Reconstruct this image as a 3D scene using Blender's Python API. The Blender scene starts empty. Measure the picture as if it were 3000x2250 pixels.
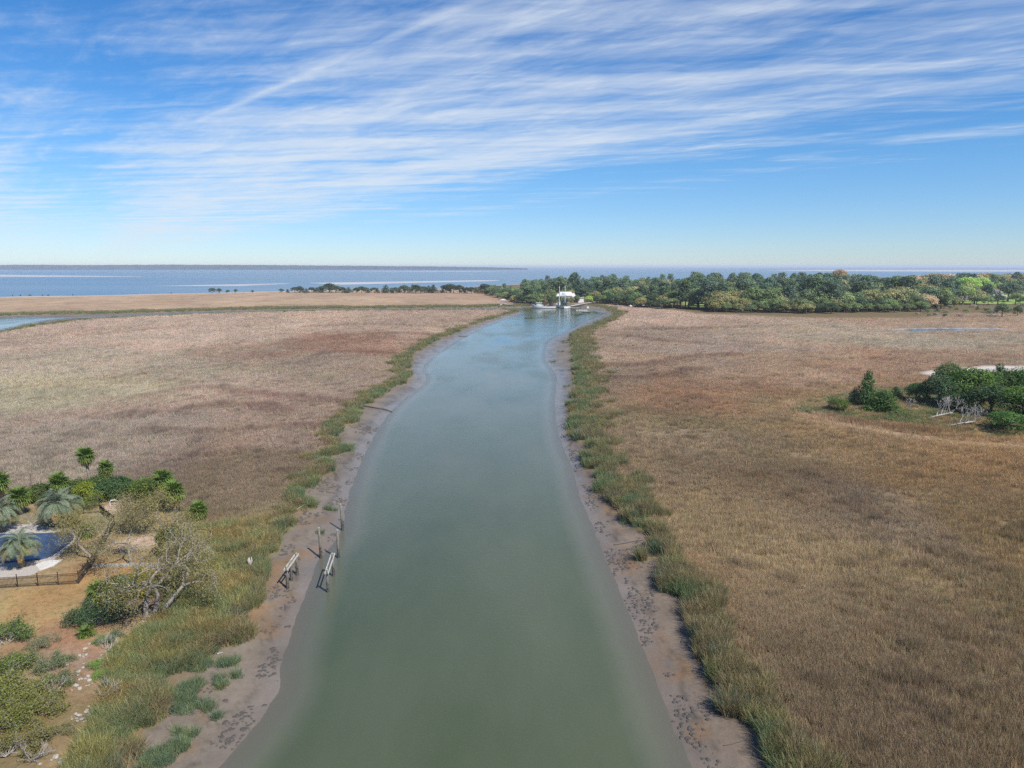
import bpy, math, random
import numpy as np
from mathutils import Vector, Matrix
R = math.radians
rng = np.random.default_rng(7)
random.seed(7)
SC = bpy.context.scene
COL = SC.collection

# ---------------------------------------------------------------- camera
cam_d = bpy.data.cameras.new('camera')
cam = bpy.data.objects.new('camera', cam_d)
COL.objects.link(cam)
cam.location = (0, 0, 33)
cam.rotation_euler = (R(90 - 9.485), 0, 0)
cam_d.sensor_width = 36
cam_d.lens = 24.78
cam_d.clip_start = 0.5
cam_d.clip_end = 90000
SC.camera = cam

# ---------------------------------------------------------------- world, sun, exposure
SUN_EL, SUN_AZ = R(50), R(135.0)          # azimuth measured clockwise from +Y: right of and behind the camera
wd = bpy.data.worlds.new('World')
SC.world = wd
wd.use_nodes = True
nt = wd.node_tree
for n in list(nt.nodes): nt.nodes.remove(n)
class NG:
    """small node-graph helper"""
    def __init__(s, nt): s.nt = nt
    def n(s, typ, **kw):
        nd = s.nt.nodes.new(typ)
        for k, v in kw.items(): setattr(nd, k, v)
        return nd
    def put(s, sock, v):
        if isinstance(v, bpy.types.NodeSocket): s.nt.links.new(v, sock)
        elif v is not None: sock.default_value = v
    def m(s, op, a, b=None, c=None, clamp=False):
        nd = s.n('ShaderNodeMath', operation=op, use_clamp=clamp)
        for i, v in enumerate((a, b, c)):
            if v is not None: s.put(nd.inputs[i], v)
        return nd.outputs[0]
    def vm(s, op, a, b=None):
        nd = s.n('ShaderNodeVectorMath', operation=op)
        s.put(nd.inputs[0], a)
        if b is not None: s.put(nd.inputs[1], b)
        return nd.outputs['Value'] if op in ('DOT_PRODUCT', 'LENGTH') else nd.outputs[0]
    def xyz(s, x=0.0, y=0.0, z=0.0):
        nd = s.n('ShaderNodeCombineXYZ')
        for i, v in enumerate((x, y, z)): s.put(nd.inputs[i], v)
        return nd.outputs[0]
    def noise(s, vec, scale, detail=4, rough=0.5, dist=0.0):
        nd = s.n('ShaderNodeTexNoise')
        s.put(nd.inputs['Vector'], vec)
        nd.inputs['Scale'].default_value = scale
        nd.inputs['Detail'].default_value = detail
        nd.inputs['Roughness'].default_value = rough
        nd.inputs['Distortion'].default_value = dist
        return nd.outputs['Fac']
    def ramp(s, fac, stops, interp='LINEAR'):
        nd = s.n('ShaderNodeValToRGB')
        nd.color_ramp.interpolation = interp
        els = nd.color_ramp.elements
        while len(els) < len(stops): els.new(0.5)
        for e, (p, c) in zip(els, stops):
            e.position = p
            e.color = c if len(c) == 4 else (*c, 1)
        s.put(nd.inputs[0], fac)
        return nd.outputs['Color']
    def gray(s, fac, stops):
        return s.ramp(fac, [(p, (v, v, v, 1)) for p, v in stops])
    def map(s, v, a, b, c=0.0, d=1.0, smooth=False):
        nd = s.n('ShaderNodeMapRange', interpolation_type='SMOOTHSTEP' if smooth else 'LINEAR')
        s.put(nd.inputs[0], v)
        for i, q in enumerate((a, b, c, d)): s.put(nd.inputs[i + 1], q)
        return nd.outputs[0]
    def mix(s, f, a, b, blend='MIX'):
        nd = s.n('ShaderNodeMix', data_type='RGBA', blend_type=blend)
        s.put(nd.inputs[0], f)
        s.put(nd.inputs[6], a if not isinstance(a, tuple) else (*a[:3], 1))
        s.put(nd.inputs[7], b if not isinstance(b, tuple) else (*b[:3], 1))
        return nd.outputs[2]
g = NG(nt)
sky = g.n('ShaderNodeTexSky', sky_type='NISHITA', sun_disc=False)
sky.sun_elevation = SUN_EL
sky.sun_rotation = SUN_AZ
sky.altitude = 30
sky.air_density = 1.0
sky.dust_density = 0.0
sky.ozone_density = 1.6
# high thin cloud sheet: every view direction is carried up to one level, so the streaks run as parallel bands in space
dirv = g.n('ShaderNodeTexCoord').outputs['Generated']
sep = g.n('ShaderNodeSeparateXYZ'); g.put(sep.inputs[0], dirv)
up = g.m('MAXIMUM', sep.outputs[2], 0.012)
px_ = g.m('DIVIDE', sep.outputs[0], up)
py_ = g.m('DIVIDE', sep.outputs[1], up)
P = g.xyz(px_, py_, 0.0)
across = g.vm('DOT_PRODUCT', P, (0.74, 0.67, 0))
along = g.vm('DOT_PRODUCT', P, (0.67, -0.74, 0))
w1 = g.m('MULTIPLY', g.m('SUBTRACT', g.noise(P, 0.36, 4), 0.5), 2.2)
w2 = g.m('MULTIPLY', g.m('SUBTRACT', g.noise(P, 1.5, 3), 0.5), 0.38)
aw = g.m('ADD', g.m('ADD', across, w1), w2)
sheet = g.m('ADD', g.m('ADD', g.vm('DOT_PRODUCT', P, (0.86, 0.51, 0)), w1), w2)
bands = g.gray(g.m('DIVIDE', g.m('ADD', sheet, 2.0), 12.0),
    [(0.0, .48), (.12, .44), (.18, .40), (.24, .52), (.30, .57), (.36, .54), (.42, .57), (.47, .55), (.51, .52), (.56, .47), (.61, .42), (.66, .48), (.71, .42), (.78, .37), (.88, .29), (1.0, .25)])
across2 = g.vm('DOT_PRODUCT', P, (0.20, 0.98, 0)); along2 = g.vm('DOT_PRODUCT', P, (0.98, -0.20, 0))
st1 = g.noise(g.xyz(g.m('MULTIPLY', along, 0.26), g.m('MULTIPLY', aw, 1.7), 3.1), 1.0, 7, 0.62)
st2 = g.noise(g.xyz(g.m('MULTIPLY', along, 0.9), g.m('MULTIPLY', across, 4.0), 9.7), 1.0, 6, 0.64, 0.6)
st3 = g.noise(g.xyz(g.m('ADD', g.m('MULTIPLY', along2, 0.40), w1), g.m('ADD', g.m('MULTIPLY', across2, 2.2), g.m('MULTIPLY', w2, 2.0)), 5.3), 1.0, 7, 0.60, 0.25)
mott = g.noise(g.xyz(g.m('MULTIPLY', along, 8.0), g.m('MULTIPLY', across, 15.0), 1.7), 1.0, 3, 0.55)
mixn = g.m('ADD', g.m('ADD', g.m('MULTIPLY', st1, 0.26), g.m('MULTIPLY', st2, 0.22)), g.m('MULTIPLY', st3, 0.52))
mixn = g.m('ADD', mixn, g.m('MULTIPLY', g.m('SUBTRACT', mott, 0.5), g.map(st2, .4, .65, 0.0, .14)))
veil = g.m('MULTIPLY', g.map(sheet, 1.6, 5.0, .08, 0.0, True), g.map(py_, 2.8, 6.5, 0, 1, True))
cov = g.m('ADD', g.m('ADD', mixn, veil), g.m('SUBTRACT', bands, 0.5))
alpha = g.map(cov, 0.41, 0.77, 0.0, 0.86, True)
trail = g.m('POWER', 2.718, g.m('MULTIPLY', -1.0, g.m('POWER', g.m('DIVIDE', g.m('ADD', g.m('SUBTRACT', across, 1.84), g.m('MULTIPLY', w2, 0.10)), 0.035), 2.0)))
tmask = g.m('MULTIPLY', g.map(along, -5.6, -4.6, 0, 1, True), g.map(along, -2.6, -1.6, 1, 0, True))
alpha = g.m('ADD', alpha, g.m('MULTIPLY', g.m('MULTIPLY', trail, tmask), g.m('MULTIPLY', st2, 0.5)), clamp=True)
# the sheet thins into the distance towards the horizon
alpha = g.m('MULTIPLY', alpha, g.map(sep.outputs[2], 0.0, 0.05, 0.2, 1.0, True))
hs = g.n('ShaderNodeHueSaturation'); hs.inputs['Saturation'].default_value = 1.18; hs.inputs['Value'].default_value = 0.95
g.put(hs.inputs['Color'], g.mix(1.0, sky.outputs[0], (0.76, 0.95, 1.22), 'MULTIPLY'))
low = g.map(sep.outputs[2], 0.0, 0.16, 1.0, 0.0, True)
clear = g.mix(low, hs.outputs[0], g.mix(1.0, hs.outputs[0], (0.84, 0.86, 0.99), 'MULTIPLY'))
skycol = g.mix(alpha, clear, (6.6, 7.2, 7.9))
bg = g.n('ShaderNodeBackground'); bg.inputs['Strength'].default_value = 0.077
g.put(bg.inputs['Color'], skycol)
g.put(g.n('ShaderNodeOutputWorld').inputs[0], bg.outputs[0])

sun_d = bpy.data.lights.new('sun', 'SUN')
sun_d.energy = 4.5
sun_d.angle = R(0.53)
sun_d.color = (1.0, 0.955, 0.89)
sun = bpy.data.objects.new('sun', sun_d)
COL.objects.link(sun)
sdir = Vector((math.sin(SUN_AZ) * math.cos(SUN_EL), math.cos(SUN_AZ) * math.cos(SUN_EL), math.sin(SUN_EL)))
sun.rotation_euler = sdir.to_track_quat('Z', 'Y').to_euler()
sun.location = (60, -60, 90)
vs = SC.view_settings
vs.view_transform = 'Standard'; vs.look = 'None'; vs.exposure = 0.56; vs.gamma = 1.0; vs.use_curve_mapping = False
SC.cycles.max_bounces = 5
SC.cycles.diffuse_bounces = 2
SC.cycles.glossy_bounces = 2
SC.cycles.transmission_bounces = 2
SC.cycles.transparent_max_bounces = 8
SC.cycles.volume_bounces = 0
SC.cycles.sample_clamp_direct = 8
SC.cycles.sample_clamp_indirect = 3
SC.cycles.use_denoising = False

# ---------------------------------------------------------------- helpers
def lin(r, gg, b, k=1.0):
    f = lambda u: (u / 255 / 12.92 if u / 255 <= .04045 else ((u / 255 + .055) / 1.055) ** 2.4) * k
    return (f(r), f(gg), f(b))
def tag(o, label=None, cat=None, group=None, kind=None):
    if label: o['label'] = label
    if cat: o['category'] = cat
    if group: o['group'] = group
    if kind: o['kind'] = kind
    return o
def link(name, data, parent=None, loc=None, rot=None, scale=None):
    o = bpy.data.objects.new(name, data)
    COL.objects.link(o)
    if parent is not None: o.parent = parent
    if loc is not None: o.location = loc
    if rot is not None: o.rotation_euler = rot
    if scale is not None: o.scale = scale
    return o
def empty(name, loc=(0, 0, 0), rz=0.0):
    o = link(name, None, loc=loc, rot=(0, 0, rz))
    o.empty_display_size = 0.3
    return o
def mesh_np(name, V, faces, mat=None, smooth=False):
    """faces: list of int arrays (n,3) or (n,4)"""
    me = bpy.data.meshes.new(name)
    V = np.asarray(V, dtype=np.float32).reshape(-1, 3)
    faces = [np.asarray(f, dtype=np.int32) for f in faces if len(f)]
    me.vertices.add(len(V)); me.vertices.foreach_set('co', V.ravel())
    nl = sum(f.size for f in faces); npoly = sum(len(f) for f in faces)
    me.loops.add(nl); me.polygons.add(npoly)
    me.loops.foreach_set('vertex_index', np.concatenate([f.ravel() for f in faces]))
    st, k = [], 0
    for f in faces:
        st.append(np.arange(len(f), dtype=np.int32) * f.shape[1] + k); k += f.size
    me.polygons.foreach_set('loop_start', np.concatenate(st))
    if smooth: me.polygons.foreach_set('use_smooth', np.ones(npoly, dtype=bool))
    me.update(calc_edges=True); me.validate()
    if mat: me.materials.append(mat)
    return me
def vattr(me, name, typ, arr):
    a = me.attributes.new(name, typ, 'POINT')
    arr = np.asarray(arr, dtype=np.float32)
    if typ == 'FLOAT_COLOR':
        if arr.shape[1] == 3: arr = np.concatenate([arr, np.ones((len(arr), 1), np.float32)], 1)
        a.data.foreach_set('color', arr.ravel())
    elif typ == 'FLOAT_VECTOR': a.data.foreach_set('vector', arr.ravel())
    elif typ == 'INT': a.data.foreach_set('value', arr.astype(np.int32).ravel())
    else: a.data.foreach_set('value', arr.ravel())
class MB:
    """collects simple solids and links them as one mesh"""
    def __init__(s): s.v = []; s.f = []
    def add(s, V, F):
        k = len(s.v); s.v += [tuple(map(float, p)) for p in V]; s.f += [tuple(i + k for i in f) for f in F]; return s
    def box(s, c, d, rz=0.0, ry=0.0, rx=0.0, taper=1.0):
        x, y, z = d[0] / 2, d[1] / 2, d[2] / 2
        pts = [(-x, -y, -z), (x, -y, -z), (x, y, -z), (-x, y, -z), (-x * taper, -y * taper, z), (x * taper, -y * taper, z), (x * taper, y * taper, z), (-x * taper, y * taper, z)]
        M = Matrix.Rotation(rz, 3, 'Z') @ Matrix.Rotation(ry, 3, 'Y') @ Matrix.Rotation(rx, 3, 'X')
        C = Vector(c)
        return s.add([M @ Vector(p) + C for p in pts], [(0, 3, 2, 1), (4, 5, 6, 7), (0, 1, 5, 4), (1, 2, 6, 5), (2, 3, 7, 6), (3, 0, 4, 7)])
    def bar(s, a, b, w, h):
        """box from a to b"""
        a, b = Vector(a), Vector(b); d = b - a; q = d.to_track_quat('X', 'Z'); L = d.length
        pts = [(0, -w / 2, -h / 2), (L, -w / 2, -h / 2), (L, w / 2, -h / 2), (0, w / 2, -h / 2), (0, -w / 2, h / 2), (L, -w / 2, h / 2), (L, w / 2, h / 2), (0, w / 2, h / 2)]
        return s.add([q @ Vector(p) + a for p in pts], [(0, 3, 2, 1), (4, 5, 6, 7), (0, 1, 5, 4), (1, 2, 6, 5), (2, 3, 7, 6), (3, 0, 4, 7)])
    def tube(s, pts, rad, n=6, cap=True):
        pts = [Vector(p) for p in pts]
        if not hasattr(rad, '__len__'): rad = [rad] * len(pts)
        V = []; F = []
        u = None
        for i, p in enumerate(pts):
            d = (pts[min(i + 1, len(pts) - 1)] - pts[max(i - 1, 0)])
            if d.length < 1e-6: d = Vector((0, 0, 1))
            d.normalize()
            if u is None: u = d.orthogonal().normalized()
            u = (u - d * u.dot(d))
            if u.length < 1e-5: u = d.orthogonal()
            u.normalize(); w = d.cross(u)
            for k in range(n):
                a = 2 * math.pi * k / n
                V.append(p + (u * math.cos(a) + w * math.sin(a)) * rad[i])
        for i in range(len(pts) - 1):
            for k in range(n):
                k2 = (k + 1) % n
                F.append((i * n + k, i * n + k2, (i + 1) * n + k2, (i + 1) * n + k))
        if cap:
            F.append(tuple(range(n - 1, -1, -1))); F.append(tuple((len(pts) - 1) * n + k for k in range(n)))
        return s.add(V, F)
    def prism(s, poly, z0, z1):
        n = len(poly)
        V = [(x, y, z0) for x, y in poly] + [(x, y, z1) for x, y in poly]
        F = [tuple(range(n - 1, -1, -1)), tuple(range(n, 2 * n))] + [(i, (i + 1) % n, n + (i + 1) % n, n + i) for i in range(n)]
        return s.add(V, F)
    def data(s, name, mat, smooth=False):
        me = bpy.data.meshes.new(name); me.from_pydata(s.v, [], s.f); me.update()
        if smooth: me.polygons.foreach_set('use_smooth', [True] * len(me.polygons))
        if mat: me.materials.append(mat)
        return me
    def build(s, name, mat, parent=None, smooth=False, **kw):
        return link(name, s.data(name, mat, smooth), parent, **kw)

# numpy noise and outline distances
def _hash(ix, iy, s):
    n = (ix.astype(np.int64) * 374761393 + iy.astype(np.int64) * 668265263 + s * 144269504) & 0xffffffff
    n = ((n ^ (n >> 13)) * 1274126177) & 0xffffffff
    return ((n ^ (n >> 16)) & 0xffff) / 65535.0
def vnoise(x, y, s=0):
    ix, iy = np.floor(x), np.floor(y); fx, fy = x - ix, y - iy
    fx = fx * fx * (3 - 2 * fx); fy = fy * fy * (3 - 2 * fy)
    a, b, c, d = _hash(ix, iy, s), _hash(ix + 1, iy, s), _hash(ix, iy + 1, s), _hash(ix + 1, iy + 1, s)
    return (a * (1 - fx) + b * fx) * (1 - fy) + (c * (1 - fx) + d * fx) * fy
def fbm(x, y, s=0, o=4):
    t = 0; a = 1.0; n = 0
    for i in range(o):
        t = t + a * vnoise(x * 2 ** i, y * 2 ** i, s + 17 * i); n += a; a *= 0.5
    return t / n
def sstep(v, a, b):
    t = np.clip((v - a) / (b - a), 0, 1); return t * t * (3 - 2 * t)
def seg_dist(x, y, pts, closed=False):
    pts = np.asarray(pts, float); q = np.concatenate([pts, pts[:1]]) if closed else pts
    best = np.full(np.shape(x), 1e9)
    for (ax, ay), (bx, by) in zip(q[:-1], q[1:]):
        dx, dy = bx - ax, by - ay
        t = np.clip(((x - ax) * dx + (y - ay) * dy) / (dx * dx + dy * dy + 1e-9), 0, 1)
        best = np.minimum(best, (x - ax - t * dx) ** 2 + (y - ay - t * dy) ** 2)
    return np.sqrt(best)
def inside(x, y, pts):
    r = np.zeros(np.shape(x), bool); n = len(pts); j = n - 1
    for i in range(n):
        xi, yi = pts[i]; xj, yj = pts[j]
        if yi != yj:
            r ^= ((yi > y) != (yj > y)) & (x < (xj - xi) * (y - yi) / (yj - yi) + xi)
        j = i
    return r
def sdist(x, y, pts):
    """positive outside the closed outline"""
    d = seg_dist(x, y, pts, True)
    return np.where(inside(x, y, pts), -d, d)
def smooth_line(pts, k=2):
    pts = np.asarray(pts, float)
    for _ in range(k):
        q = [pts[0]]
        for a, b in zip(pts[:-1], pts[1:]): q += [a * .75 + b * .25, a * .25 + b * .75]
        q.append(pts[-1]); pts = np.array(q)
    return pts

# ---------------------------------------------------------------- materials
def new_mat(name):
    m = bpy.data.materials.new(name); m.use_nodes = True
    t = m.node_tree
    for n in list(t.nodes): t.nodes.remove(n)
    gg = NG(t); out = gg.n('ShaderNodeOutputMaterial')
    return m, gg, out
def obj_co(gg): return gg.n('ShaderNodeTexCoord').outputs['Object']
def geo_pos(gg): return gg.n('ShaderNodeNewGeometry').outputs['Position']
def bump(gg, h, strength=0.5, dist=0.1):
    b = gg.n('ShaderNodeBump'); b.inputs['Strength'].default_value = strength; b.inputs['Distance'].default_value = dist
    gg.put(b.inputs['Height'], h); return b.outputs[0]
def pbsdf(gg, out, col, rough=0.7, spec=0.3, normal=None, metal=0.0, alpha=None):
    b = gg.n('ShaderNodeBsdfPrincipled')
    gg.put(b.inputs['Base Color'], (*col, 1) if isinstance(col, tuple) and len(col) == 3 else col)
    gg.put(b.inputs['Roughness'], rough); gg.put(b.inputs['Specular IOR Level'], spec); gg.put(b.inputs['Metallic'], metal)
    if normal is not None: gg.put(b.inputs['Normal'], normal)
    if alpha is not None: gg.put(b.inputs['Alpha'], alpha)
    gg.put(out.inputs[0], b.outputs[0]); return b
def simple(name, col, rough=0.7, var=0.25, scale=3.0, spec=0.3, bmp=0.15, metal=0.0, stretch=None):
    m, gg, out = new_mat(name)
    co = obj_co(gg)
    if stretch: co = gg.vm('MULTIPLY', co, stretch)
    nz = gg.noise(co, scale, 5, 0.6)
    c = gg.mix(gg.map(nz, 0.3, 0.7), tuple(v * (1 - var) for v in col), tuple(min(1, v * (1 + var)) for v in col))
    pbsdf(gg, out, c, rough, spec, bump(gg, nz, bmp, 0.03), metal)
    return m
def grass_mat(name, transl=0.3, rootdark=0.75):
    """blade colour comes from the clump it grows in"""
    m, gg, out = new_mat(name)
    at = gg.n('ShaderNodeAttribute', attribute_type='INSTANCER', attribute_name='tint')
    lv = gg.n('ShaderNodeAttribute', attribute_type='GEOMETRY', attribute_name='lv')
    col = gg.mix(1.0, at.outputs['Color'], lv.outputs['Color'], 'MULTIPLY')
    d = gg.n('ShaderNodeBsdfDiffuse'); t = gg.n('ShaderNodeBsdfTranslucent'); mx = gg.n('ShaderNodeMixShader')
    gg.put(d.inputs['Color'], col); gg.put(t.inputs['Color'], col); mx.inputs[0].default_value = transl
    gg.put(mx.inputs[1], d.outputs[0]); gg.put(mx.inputs[2], t.outputs[0]); gg.put(out.inputs[0], mx.outputs[0])
    return m
def leaf_mat(name='leaf'):
    """leaf colour is the tree's own colour, varied leaf by leaf"""
    m, gg, out = new_mat(name)
    oc = gg.n('ShaderNodeObjectInfo').outputs['Color']
    lv = gg.n('ShaderNodeAttribute', attribute_type='GEOMETRY', attribute_name='lv')
    col = gg.mix(1.0, oc, lv.outputs['Color'], 'MULTIPLY')
    d = gg.n('ShaderNodeBsdfPrincipled'); t = gg.n('ShaderNodeBsdfTranslucent'); mx = gg.n('ShaderNodeMixShader')
    gg.put(d.inputs['Base Color'], col); d.inputs['Roughness'].default_value = 0.6; d.inputs['Specular IOR Level'].default_value = 0.25
    gg.put(t.inputs['Color'], col); mx.inputs[0].default_value = 0.28
    gg.put(mx.inputs[1], d.outputs[0]); gg.put(mx.inputs[2], t.outputs[0]); gg.put(out.inputs[0], mx.outputs[0])
    return m
M = {}
M['leaf'] = leaf_mat()
M['blade'] = grass_mat('grass_blade')
M['bark'] = simple('bark', (0.16, 0.13, 0.105), 0.9, 0.4, 2.5, stretch=(1, 1, 0.3))
M['grey_wood'] = simple('grey_wood', (0.38, 0.35, 0.32), 0.85, 0.3, 2.0)
M['palm_bark'] = simple('palm_bark', (0.20, 0.165, 0.13), 0.9, 0.45, 4.0, stretch=(1, 1, 3))
M['piling'] = simple('piling_wood', (0.13, 0.118, 0.095), 0.85, 0.5, 1.6, stretch=(2, 2, 0.7))
M['plank'] = simple('weathered_plank', (0.42, 0.40, 0.36), 0.8, 0.3, 2.0, stretch=(1, 1, 1))
M['fence'] = simple('fence_bronze', (0.035, 0.028, 0.022), 0.5, 0.2, 5, spec=0.5)
M['white_paint'] = simple('white_paint', (0.68, 0.68, 0.67), 0.45, 0.06, 0.8, spec=0.4, bmp=0.03)
M['white_roof'] = simple('white_roof', (0.52, 0.53, 0.56), 0.4, 0.05, 0.6, spec=0.5, bmp=0.03)
M['dark_glass'] = simple('dark_glass', (0.02, 0.025, 0.03), 0.1, 0.2, 1, spec=0.6, bmp=0)
M['black_rig'] = simple('black_rig', (0.03, 0.027, 0.027), 0.6, 0.3, 2)
M['net_green'] = simple('net_green', (0.03, 0.075, 0.062), 0.9, 0.5, 1.5)
M['net_brown'] = simple('net_brown', (0.055, 0.042, 0.038), 0.9, 0.5, 1.5)
M['hull_dark'] = simple('antifoul', (0.035, 0.03, 0.04), 0.6, 0.2, 1)
M['deck'] = simple('deck_paint', (0.34, 0.29, 0.25), 0.7, 0.3, 1)
M['rock'] = simple('pale_rock', (0.31, 0.29, 0.255), 0.85, 0.4, 3.0, bmp=0.5)
M['concrete'] = simple('concrete', (0.50, 0.48, 0.44), 0.85, 0.15, 1.5)
M['grey_wall'] = simple('grey_wall', (.30, .29, .27), .8, .1, 1)
M['tan_wall'] = simple('tan_wall', (0.45, 0.38, 0.30), 0.8, 0.1, 1)
M['grey_roof'] = simple('grey_roof', (0.28, 0.27, 0.28), 0.8, 0.2, 1)
M['sand'] = simple('sandbar', (0.36, 0.36, 0.37), 0.8, 0.2, 0.004, bmp=0)
M['rust'] = simple('rust_red', (0.30, 0.09, 0.05), 0.8, 0.3, 2)
M['mudclod'] = simple('mud_clod', (0.075, 0.064, 0.054), 0.6, 0.3, 5, spec=0.4)

# ---------------------------------------------------------------- outlines on the ground (metres)
W_LEFT = [(-24.0,8.0),(-23.0,30.0),(-20.34,39.60),(-19.48,42.14),(-18.55,46.93),(-18.31,51.25),(-19.42,54.20),(-19.59,56.72),(-20.65,62.91),(-21.09,68.81),(-22.12,75.20),(-21.91,77.81),(-21.52,81.02),(-21.61,85.12),(-23.01,92.89),(-24.76,105.59),(-26.44,123.65),(-27.99,151.05),(-27.68,169.64),(-25.20,190.96),(-24.93,207.14),(-29.86,227.26),(-29.36,259.51),(-24.58,321.62),(-12.32,408.07),(1.88,477.72)]
W_TIP = [(8.30,505.78),(1.31,541.73),(-52.11,540.02),(-128.58,532.90),(-175.96,520.76),(-218.20,502.07),(-243.96,480.92),(-276.97,458.37),(-294.06,450.52),(-281.44,406.53),(-266.95,367.08),(-258.53,312.88)]
W_FAR = [(-364.10,406.53),(-347.61,449.34),(-321.19,461.47),(-303.66,453.51),(-292.37,454.72),(-269.64,464.92),(-245.67,484.33),(-219.79,505.78),(-177.02,523.94),(-129.38,536.23),(-52.48,543.88),(-13.33,552.63),(10.97,568.64),(22.68,588.11),(40.38,598.34),(53.87,588.11),(54.89,541.73),(63.67,517.23)]
W_RIGHT = [(65.94,502.07),(55.32,461.47),(43.37,426.88),(34.02,383.64),(25.95,351.87),(17.35,318.78),(14.55,299.04),(11.55,252.88),(12.67,227.26),(13.84,212.52),(12.00,189.47),(10.10,163.89),(9.43,140.02),(9.40,125.28),(10.17,115.19),(9.74,98.85),(10.34,90.69),(10.56,78.48),(11.07,70.79),(11.27,62.46),(11.51,54.90),(11.58,48.01),(12.01,42.14),(12.34,39.40),(0.5,30.0),(-1.5,8.0)]
WATER = np.concatenate([smooth_line(W_LEFT, 2), smooth_line(W_TIP, 1), smooth_line(W_FAR, 1), smooth_line(W_RIGHT, 2)])
B_LEFT = [(-32.0,6.0),(-31.0,28.0),(-24.56,38.12),(-25.05,41.98),(-26.35,47.69),(-26.47,51.25),(-26.06,53.22),(-25.53,56.06),(-23.45,57.98),(-24.74,64.54),(-27.11,73.83),(-26.62,80.55),(-27.42,92.13),(-30.04,106.06),(-29.49,118.30),(-34.83,139.52),(-32.86,148.31),(-36.22,162.01),(-32.49,184.59),(-29.21,203.37),(-34.96,225.21),(-37.33,281.27),(-28.01,351.99),(-13.73,436.00),(3.99,507.42)]
B_TIP = [(5.60,527.71),(0.00,536.11),(-50.93,527.71),(-125.38,519.58),(-171.60,507.82),(-211.17,485.83),(-234.64,462.43),(-260.67,438.29),(-267.66,419.11),(-267.13,389.84),(-253.60,350.93),(-242.80,293.60)]
B_FAR = [(-370.55,413.94),(-352.74,456.15),(-328.49,472.18),(-307.67,478.91),(-281.56,485.83),(-253.61,500.27),(-225.68,519.58),(-181.06,536.11),(-131.92,546.98),(-53.63,556.00),(-13.63,565.32),(11.14,577.41),(25.71,592.62),(41.06,608.64),(58.66,608.64),(67.38,582.39),(71.35,558.30),(70.25,523.61)]
B_RIGHT = [(73.48,504.02),(66.83,468.89),(56.13,429.86),(44.11,387.58),(32.85,356.55),(27.56,330.07),(24.33,281.27),(22.18,244.53),(19.57,220.08),(17.86,186.03),(13.58,160.91),(12.31,140.77),(11.63,125.66),(13.30,118.30),(12.20,108.06),(13.42,102.51),(14.20,90.29),(15.93,80.55),(15.69,76.39),(15.82,69.50),(16.61,64.06),(16.03,59.03),(17.05,56.66),(15.58,52.42),(16.30,50.50),(15.77,47.97),(17.30,44.80),(16.09,41.11),(15.90,38.50),(6.0,28.0),(4.0,6.0)]
BANK = np.concatenate([smooth_line(B_LEFT, 2), smooth_line(B_TIP, 1), smooth_line(B_FAR, 1), smooth_line(B_RIGHT, 2)])
YARD = smooth_line([(-91.81,94.83),(-77.67,96.35),(-67.06,98.71),(-59.15,97.91),(-51.45,96.35),(-43.32,89.19),(-38.61,80.71),(-36.51,72.72),(-33.91,66.08),(-32.35,60.48),(-33.25,58.00),(-33.34,55.15),(-32.31,51.56),(-30.29,47.12),(-29.37,43.33),(-28.03,38.85),(-27.63,34.89),(-38.37,34.89)], 2)
SHORE = [(-2600,700),(-598.58,690.75),(-548.15,759.60),(-464.02,804.08),(-378.85,875.82),(-277.12,961.50),(-100.77,1049.41),(0.00,1260.38),(144.59,1508.05),(415.68,1735.08),(880.27,2042.24),(1662.73,2315.27),(2494.10,2481.04),(4000,1500)]
PAN = smooth_line([(123.73,212.33),(136.69,221.76),(145.25,223.28),(157.11,229.59),(167.18,227.98),(182.65,226.39),(172.11,213.02),(158.50,215.86),(146.03,213.02),(132.21,207.56),(124.17,204.29)], 1)
POND = smooth_line([(198.10,364.95),(219.36,371.08),(237.34,371.08),(257.12,371.08),(258.24,364.95),(233.70,357.07),(215.24,355.15),(200.02,349.52)], 1)
ISLE = smooth_line([(65.86,154.96),(70.71,162.88),(81.78,169.35),(96.76,178.79),(120.88,189.31),(153.15,195.04),(107.40,130.91),(95.91,133.13),(89.13,136.00),(84.90,142.76),(77.52,147.75),(70.33,151.27)], 2)
LAWN_FAR = [(384.42,613.84),(458.66,706.05),(532.28,790.73),(623.15,810.14),(464.53,602.58),(413.46,591.73)]
LAWN_MID = [(150.64,625.52),(171.97,637.65),(149.57,551.93),(136.87,556.61)]
WOOD_U = np.array([-60,-42,-30,0,30,70,100,145,190,232,266,340,436,530,580,630,726,1100]) / 1000.0
WOOD_D = np.array([840,830,800,640,595,640,640,600,560,535,500,490,482,500,512,585,590,590.0])
def wood_edge(x, y): return np.interp(x / np.maximum(y, 1), WOOD_U, WOOD_D)

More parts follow.
